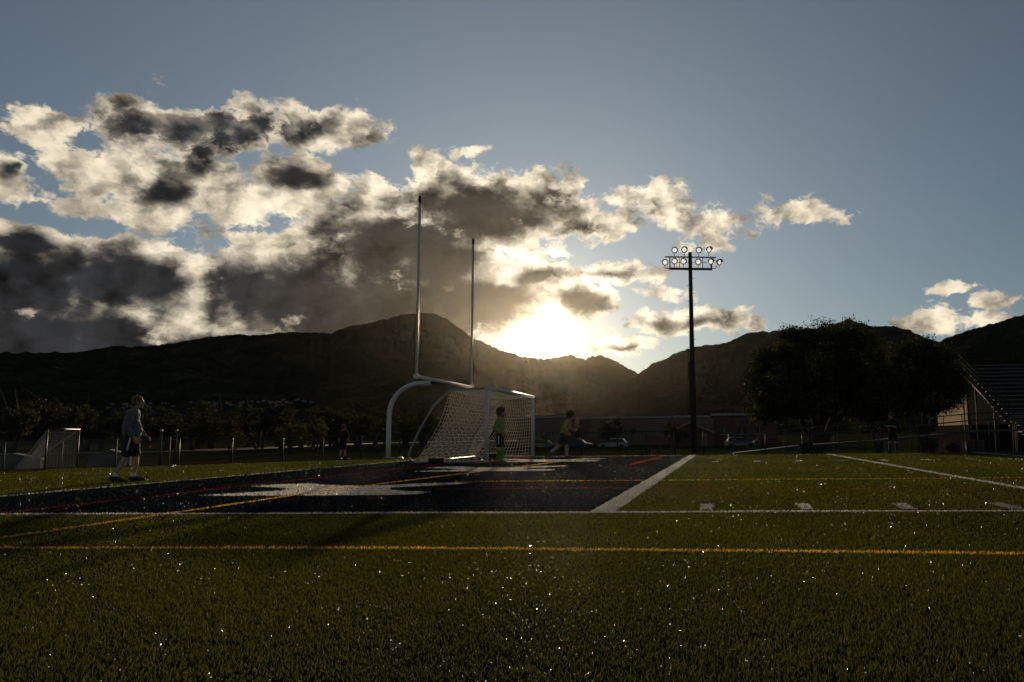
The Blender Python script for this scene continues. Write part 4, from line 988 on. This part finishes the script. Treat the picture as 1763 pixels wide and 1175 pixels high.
# shrubs along the foot of the ramp
for k, (x, y, s, lb) in enumerate([(11.0, 43.2, 0.55, 'rounded dark shrub before the ramp, beside the rubbish barrels'), (4.6, 42.6, 0.42, 'low dark shrub before the ramp under the widest tree'), (12.1, 43.1, 0.33, 'smallest dark shrub between the rounded shrub and the barrels')]):
    root = empty('shrub', (x, y, gz(x, y)), lb, 'shrub', 'shrubs before the ramp')
    mb = MB(); trunk_mesh(mb, (0, 0, 0), [(-0.3 * s, 0, 0.9 * s), (0.3 * s, 0, s)], 0.03, k); mb.build('stem', bark, root)
    link('foliage', leaves_mesh('foliage', [(0, 0, 0.75 * s, 0.75 * s, 0.6 * s, 0.6 * s)], 2700, 0.05, 30 + k, 0.12), leaf_dark, root)
# far tree line beyond the left fence
protos = []
rt = random.Random(21)
for k in range(5):
    hh = 1.0
    lobes = [(rt.uniform(-.2, .2), rt.uniform(-.2, .2), rt.uniform(0.45, 0.75), rt.uniform(.24, .36), rt.uniform(.24, .36), rt.uniform(.2, .32)) for q in range(4)] + [(0, 0, 0.35, 0.3, 0.3, 0.22)]
    mb = MB(); trunk_mesh(mb, (0, 0, 0), [(-0.15, 0, 0.65), (0.15, 0.05, 0.75), (0.0, -0.1, 0.85)], 0.035, 50 + k)
    tm = bpy.data.meshes.new('trunk'); mb.bm.to_mesh(tm); mb.bm.free(); tm.materials.append(bark)
    cr = [leaves_mesh('crown', lobes, 5400, 0.022, 70 + k, 0.045) for q in range(1)][0]
    protos.append((tm, cr))
leafset = [leaf_dark, leaf_olive]
def far_tree(x, y, h, k, label, group, lf=None):
    tm, cr = protos[k % 5]; root = empty('far_tree', (x, y, gz(x, y)), label, 'tree', group, rotz=k * 1.3)
    root.scale = (h * rt.uniform(0.9, 1.25), h * rt.uniform(0.9, 1.25), h)
    link('trunk', tm, None, root); c_ = link('crown', cr, None, root)
    if not cr.materials: cr.materials.append(leaf_dark)
    c_.material_slots[0].link = 'OBJECT'; c_.material_slots[0].material = lf or leafset[k % 2]
kk = 0
for row_, (y0, dens) in enumerate([(165, 21), (205, 19)]):
    for q in range(dens):
        a = -46 + (q + 0.5 * row_) * 1.28 * (1 if row_ == 0 else 1.22) + rt.uniform(-.4, .4)
        R = y0 / math.cos(RAD(a)) * rt.uniform(0.93, 1.08)
        far_tree(R * math.sin(RAD(a)), R * math.cos(RAD(a)), rt.uniform(6.5, 10.5) * R / 210, kk, 'dark tree in the long row beyond the left fence, below the mountain', 'far tree row on the left'); kk += 1
for a, R, h, lb in [(-28.75, 120, 4.4, 'rounded yellow green tree standing before the dark tree row'), (-27.4, 130, 5.0, 'slim yellow green tree standing before the dark tree row'), (-32.1, 118, 3.2, 'lowest yellow green tree before the dark tree row'),
                    (-7.4, 150, 5.0, 'bushy tree before the end of the low school buildings'), (-3.0, 125, 4.2, 'bushy tree standing against the gabled school building'), (1.1, 148, 5.2, 'tree beside the flat school building near the widest tree')]:
    far_tree(R * math.sin(RAD(a)), R * math.cos(RAD(a)), h, kk, lb, 'small trees beyond the fences', leaf_gold if a < -20 else leaf_olive); kk += 1

# ------------------------------------------------------------------ school buildings far beyond the fence
wall_tan = mat('school_wall', (0.16, 0.13, 0.10), 0.9, 0.0, 0.12, 0.5); fascia = mat('pale_fascia', (0.28, 0.27, 0.24), 0.8, 0.0, 0.1, 0.5)
wall_dark = mat('school_brick', (0.10, 0.07, 0.055), 0.9, 0.0, 0.15, 0.5); glass = mat('window_glass', (0.02, 0.022, 0.025), 0.12, 0.6, 0.1, 1); roof_grey = mat('roof_membrane', (0.16, 0.15, 0.14), 0.8, 0.2, 0.15, 0.4)
def flat_building(label, x0, x1, y, depth, top, wall, wins, name='school_building'):
    z = gz((x0 + x1) / 2, y); root = empty(name, ((x0 + x1) / 2, y, z), label, 'building'); w = x1 - x0; h = top - z
    MB().box((0, depth / 2, h / 2 - 0.1), (w, depth, h)).build('wall', wall, root)
    MB().box((0, depth / 2, h - 0.05 + 0.18), (w + 0.8, depth + 0.8, 0.36)).build('fascia', fascia, root)
    MB().box((0, depth / 2, h + 0.36), (w - 0.5, depth - 0.5, 0.12)).build('roof', roof_grey, root)
    for (xx, zz, ww, wh) in wins:
        wd = MB().box((xx, 0.0, zz), (ww, 0.10, wh)).build('window', glass, root)
        MB().box((xx, -0.06, zz - wh / 2 - 0.05), (ww + 0.2, 0.14, 0.1)).build('sill', fascia, wd)
        MB().box((xx, -0.07, zz), (0.08, 0.06, wh - 0.02)).build('mullion', fascia, wd)
    dr = MB().box((w * 0.12, -0.02, 1.1), (1.6, 0.12, 2.2)).build('door', wall_dark, root); MB().box((w * 0.12 + 0.55, -0.10, 1.1), (0.06, 0.06, 0.5)).build('handle', fascia, dr)
    return root
flat_building('long flat-roofed school building with pale roof edge beyond the fence', -27.5, 6.8, 162, 14, 4.1, wall_tan, [(-14 + 4.2 * k, 2.6, 2.4, 1.4) for k in range(7)])
flat_building('flat-roofed school building with broad blank wall behind the running child', -37.5, -28.6, 150, 12, 4.2, wall_tan, [(-2.8 + 2.4 * k, 2.4, 1.2, 1.2) for k in range(3)])
flat_building('dark flat-roofed building showing left of the widest tree', -0.5, 10.5, 140, 12, 3.9, wall_dark, [(-3.6 + 3.0 * k, 2.5, 1.6, 1.2) for k in range(3)])
gb = empty('gabled_building', (-4.3, 132, gz(-4.3, 132)), 'dark gabled school building with white roof edge beside the floodlight pole', 'building')
MB().prism([(-3.6, 0, -0.1), (3.6, 0, -0.1), (3.6, 0, 2.2), (0, 0, 3.7), (-3.6, 0, 2.2)], (0, 9, 0)).build('wall', wall_dark, gb)
for s in (-1, 1):
    MB().prism([(s * 4.0, -0.4, 2.08), (0, -0.4, 3.75), (0, -0.4, 3.95), (s * 4.0, -0.4, 2.28)], (0, 9.8, 0)).build('roof_slope', fascia, gb)
for xx in (-2.2, 0.9): MB().box((xx, -0.02, 1.3), (1.3, 0.1, 1.1)).build('window', glass, gb)
MB().box((2.3, -0.02, 1.05), (1.0, 0.1, 2.1)).build('door', wall_tan, gb)
# small pale sheds behind the left fence
shed_wall = mat('shed_wall', (0.15, 0.145, 0.135), 0.8, 0.0, 0.1, 2); shed_roof = mat('shed_roof', (0.16, 0.155, 0.15), 0.7, 0.2, 0.15, 2)
for (a, R, w, top, lb) in [(-38.7, 58, 2.1, 0.20, 'small pale gabled shed behind the fence, beside the walking man'), (-43.2, 60, 2.6, 0.05, 'low pale shed behind the fence, beyond the lacrosse goal')]:
    x, y = R * math.sin(RAD(a)), R * math.cos(RAD(a)); z = gz(x, y); h = top - z
    sd = empty('storage_shed', (x, y, z), lb, 'shed', rotz=RAD(-a * 0.9))
    MB().prism([(-w / 2, 0, -0.05), (w / 2, 0, -0.05), (w / 2, 0, h * 0.62), (0, 0, h), (-w / 2, 0, h * 0.62)], (0, 2.4, 0)).build('wall', shed_wall, sd)
    for s in (-1, 1): MB().prism([(s * (w / 2 + 0.1), -0.1, h * 0.60), (0, -0.1, h + 0.01), (0, -0.1, h + 0.07), (s * (w / 2 + 0.1), -0.1, h * 0.66)], (0, 2.6, 0)).build('roof_slope', shed_roof, sd)
    MB().box((0.1, -0.01, h * 0.26), (0.6, 0.05, h * 0.5)).build('door', mat('shed_door', (0.1, 0.095, 0.09), 0.7, 0.0, 0.1, 2), sd)
# dirt track far out on the left
pt = mat('dry_track', (0.20, 0.15, 0.09), 0.95, 0.05, 0.2, 0.3)
mb = MB(); tr_pts = [(-128, 128), (-99, 140), (-112, 205), (-136, 311), (-60, 420), (40, 470)]
for k, ((xa, ya), (xb, yb)) in enumerate(zip(tr_pts, tr_pts[1:])):
    q = strip(xa, ya, xb, yb, 14); mb.poly([(x, y, gz(x, y) + 0.03 + 0.004 * k) for x, y in q])
tag(mb.build('dirt_track', pt), kind='structure')

# parked cars before the school
def car(label, x, y, rotz, paint):
    c_ = empty('parked_car', (x, y, gz(x, y)), label, 'car', 'cars parked by the school', rotz)
    MB().prism([(-2.1, -0.85, 0.35), (2.1, -0.85, 0.35), (2.15, -0.85, 0.75), (1.2, -0.85, 0.92), (-2.1, -0.85, 0.95)], (0, 1.7, 0)).build('body', paint, c_, bevel=0.05)
    MB().prism([(-1.9, -0.72, 0.93), (1.15, -0.72, 0.90), (0.5, -0.72, 1.42), (-1.5, -0.72, 1.45)], (0, 1.44, 0)).build('cabin', glass, c_, bevel=0.04)
    MB().box((-0.5, 0, 1.46), (1.8, 1.3, 0.05)).build('roof', paint, c_)
    for xx in (-1.3, 1.35):
        for yy in (-0.82, 0.82): MB().tube([(xx, yy - 0.1, 0.33), (xx, yy + 0.1, 0.33)], 0.33, 14).build('wheel', black_cap, c_)
for x, y, r_, lb, col in [(-25.5, 118, 0.1, 'silver car parked behind the running child', (0.16, 0.16, 0.17)), (-20.5, 119, 0.0, 'dark blue car parked behind the low black fence', (0.04, 0.05, 0.09)), (-15.0, 117, 3.1, 'white car parked between the fence and the school', (0.28, 0.28, 0.28)),
                          (3.2, 112, 0.05, 'grey car parked behind the ramp near the widest tree', (0.2, 0.2, 0.21)), (7.2, 113, 0.0, 'red car parked behind the widest tree', (0.10, 0.012, 0.012))]:
    car(lb, x, y, r_, mat('car_paint_' + lb.split()[0], col, 0.5, 0.2, 0.03, 2))

# houses of a far suburb on the foot of the big mountain
roofc = [mat('suburb_roof', (0.10, 0.095, 0.09), 0.8, 0.1, 0.1, 0.2), mat('suburb_roof_pale', (0.20, 0.195, 0.19), 0.8, 0.1, 0.1, 0.2)]
wallc = mat('suburb_wall', (0.22, 0.20, 0.18), 0.9, 0.1, 0.1, 0.2)
rs_ = random.Random(77)
from mathutils.bvhtree import BVHTree
mo = [o_ for o_ in bpy.data.objects if o_.name == 'mountain_range'][0]
bvh = BVHTree.FromPolygons([v.co[:] for v in mo.data.vertices], [p.vertices[:] for p in mo.data.polygons])
hm = MB(); hm.box((0, 0, 2.0), (14, 10, 5)); hb = bpy.data.meshes.new('wall'); hm.bm.to_mesh(hb); hm.bm.free(); hb.materials.append(wallc)
rmesh = []
for rc in roofc:
    hm = MB(); hm.prism([(-8, -6, 4.4), (8, -6, 4.4), (8, 0, 8.4), (-8, 0, 8.4)], (0, 0, 0.4)); hm.prism([(-8, 6, 4.4), (8, 6, 4.4), (8, 0.01, 8.4), (-8, 0.01, 8.4)], (0, 0, 0.4))
    r_ = bpy.data.meshes.new('roof'); hm.bm.to_mesh(r_); hm.bm.free(); r_.materials.append(rc); rmesh.append(r_)
for q in range(46):
    a = rs_.uniform(-39, -27.5); e = 2.05 + (a + 39) * 0.035 + rs_.uniform(-.12, .14)
    d_ = Vector((math.sin(RAD(a)) * math.cos(RAD(e)), math.cos(RAD(a)) * math.cos(RAD(e)), math.sin(RAD(e))))
    hit = bvh.ray_cast(Vector((0, 0, 0.75)), d_)
    if hit[0] is None: continue
    hz = empty('suburb_house', hit[0] + Vector((0, 0, -0.6)), 'tiny pale house in the far suburb at the foot of the mountain', 'house', 'houses of the far suburb', rs_.uniform(-.6, .6)); hz.scale = (0.55,) * 3
    link('wall', hb, None, hz); link('roof', rmesh[q % 2], None, hz)

# ------------------------------------------------------------------ haze
hzm = bpy.data.materials.new('evening_haze'); hzm.use_nodes = True
ht = hzm.node_tree; ht.nodes.clear()
ho = ht.nodes.new('ShaderNodeOutputMaterial'); pv = ht.nodes.new('ShaderNodeVolumePrincipled')
pv.inputs['Color'].default_value = (0.97, 0.88, 0.72, 1); pv.inputs['Density'].default_value = HAZE_DENSITY
pv.inputs['Anisotropy'].default_value = 0.91
ht.links.new(pv.outputs[0], ho.inputs['Volume'])
tag(MB().box((0, 0, 640), (18800, 18800, 1285)).build('haze', hzm), 'thin pale evening haze over the whole valley', 'haze', kind='stuff')
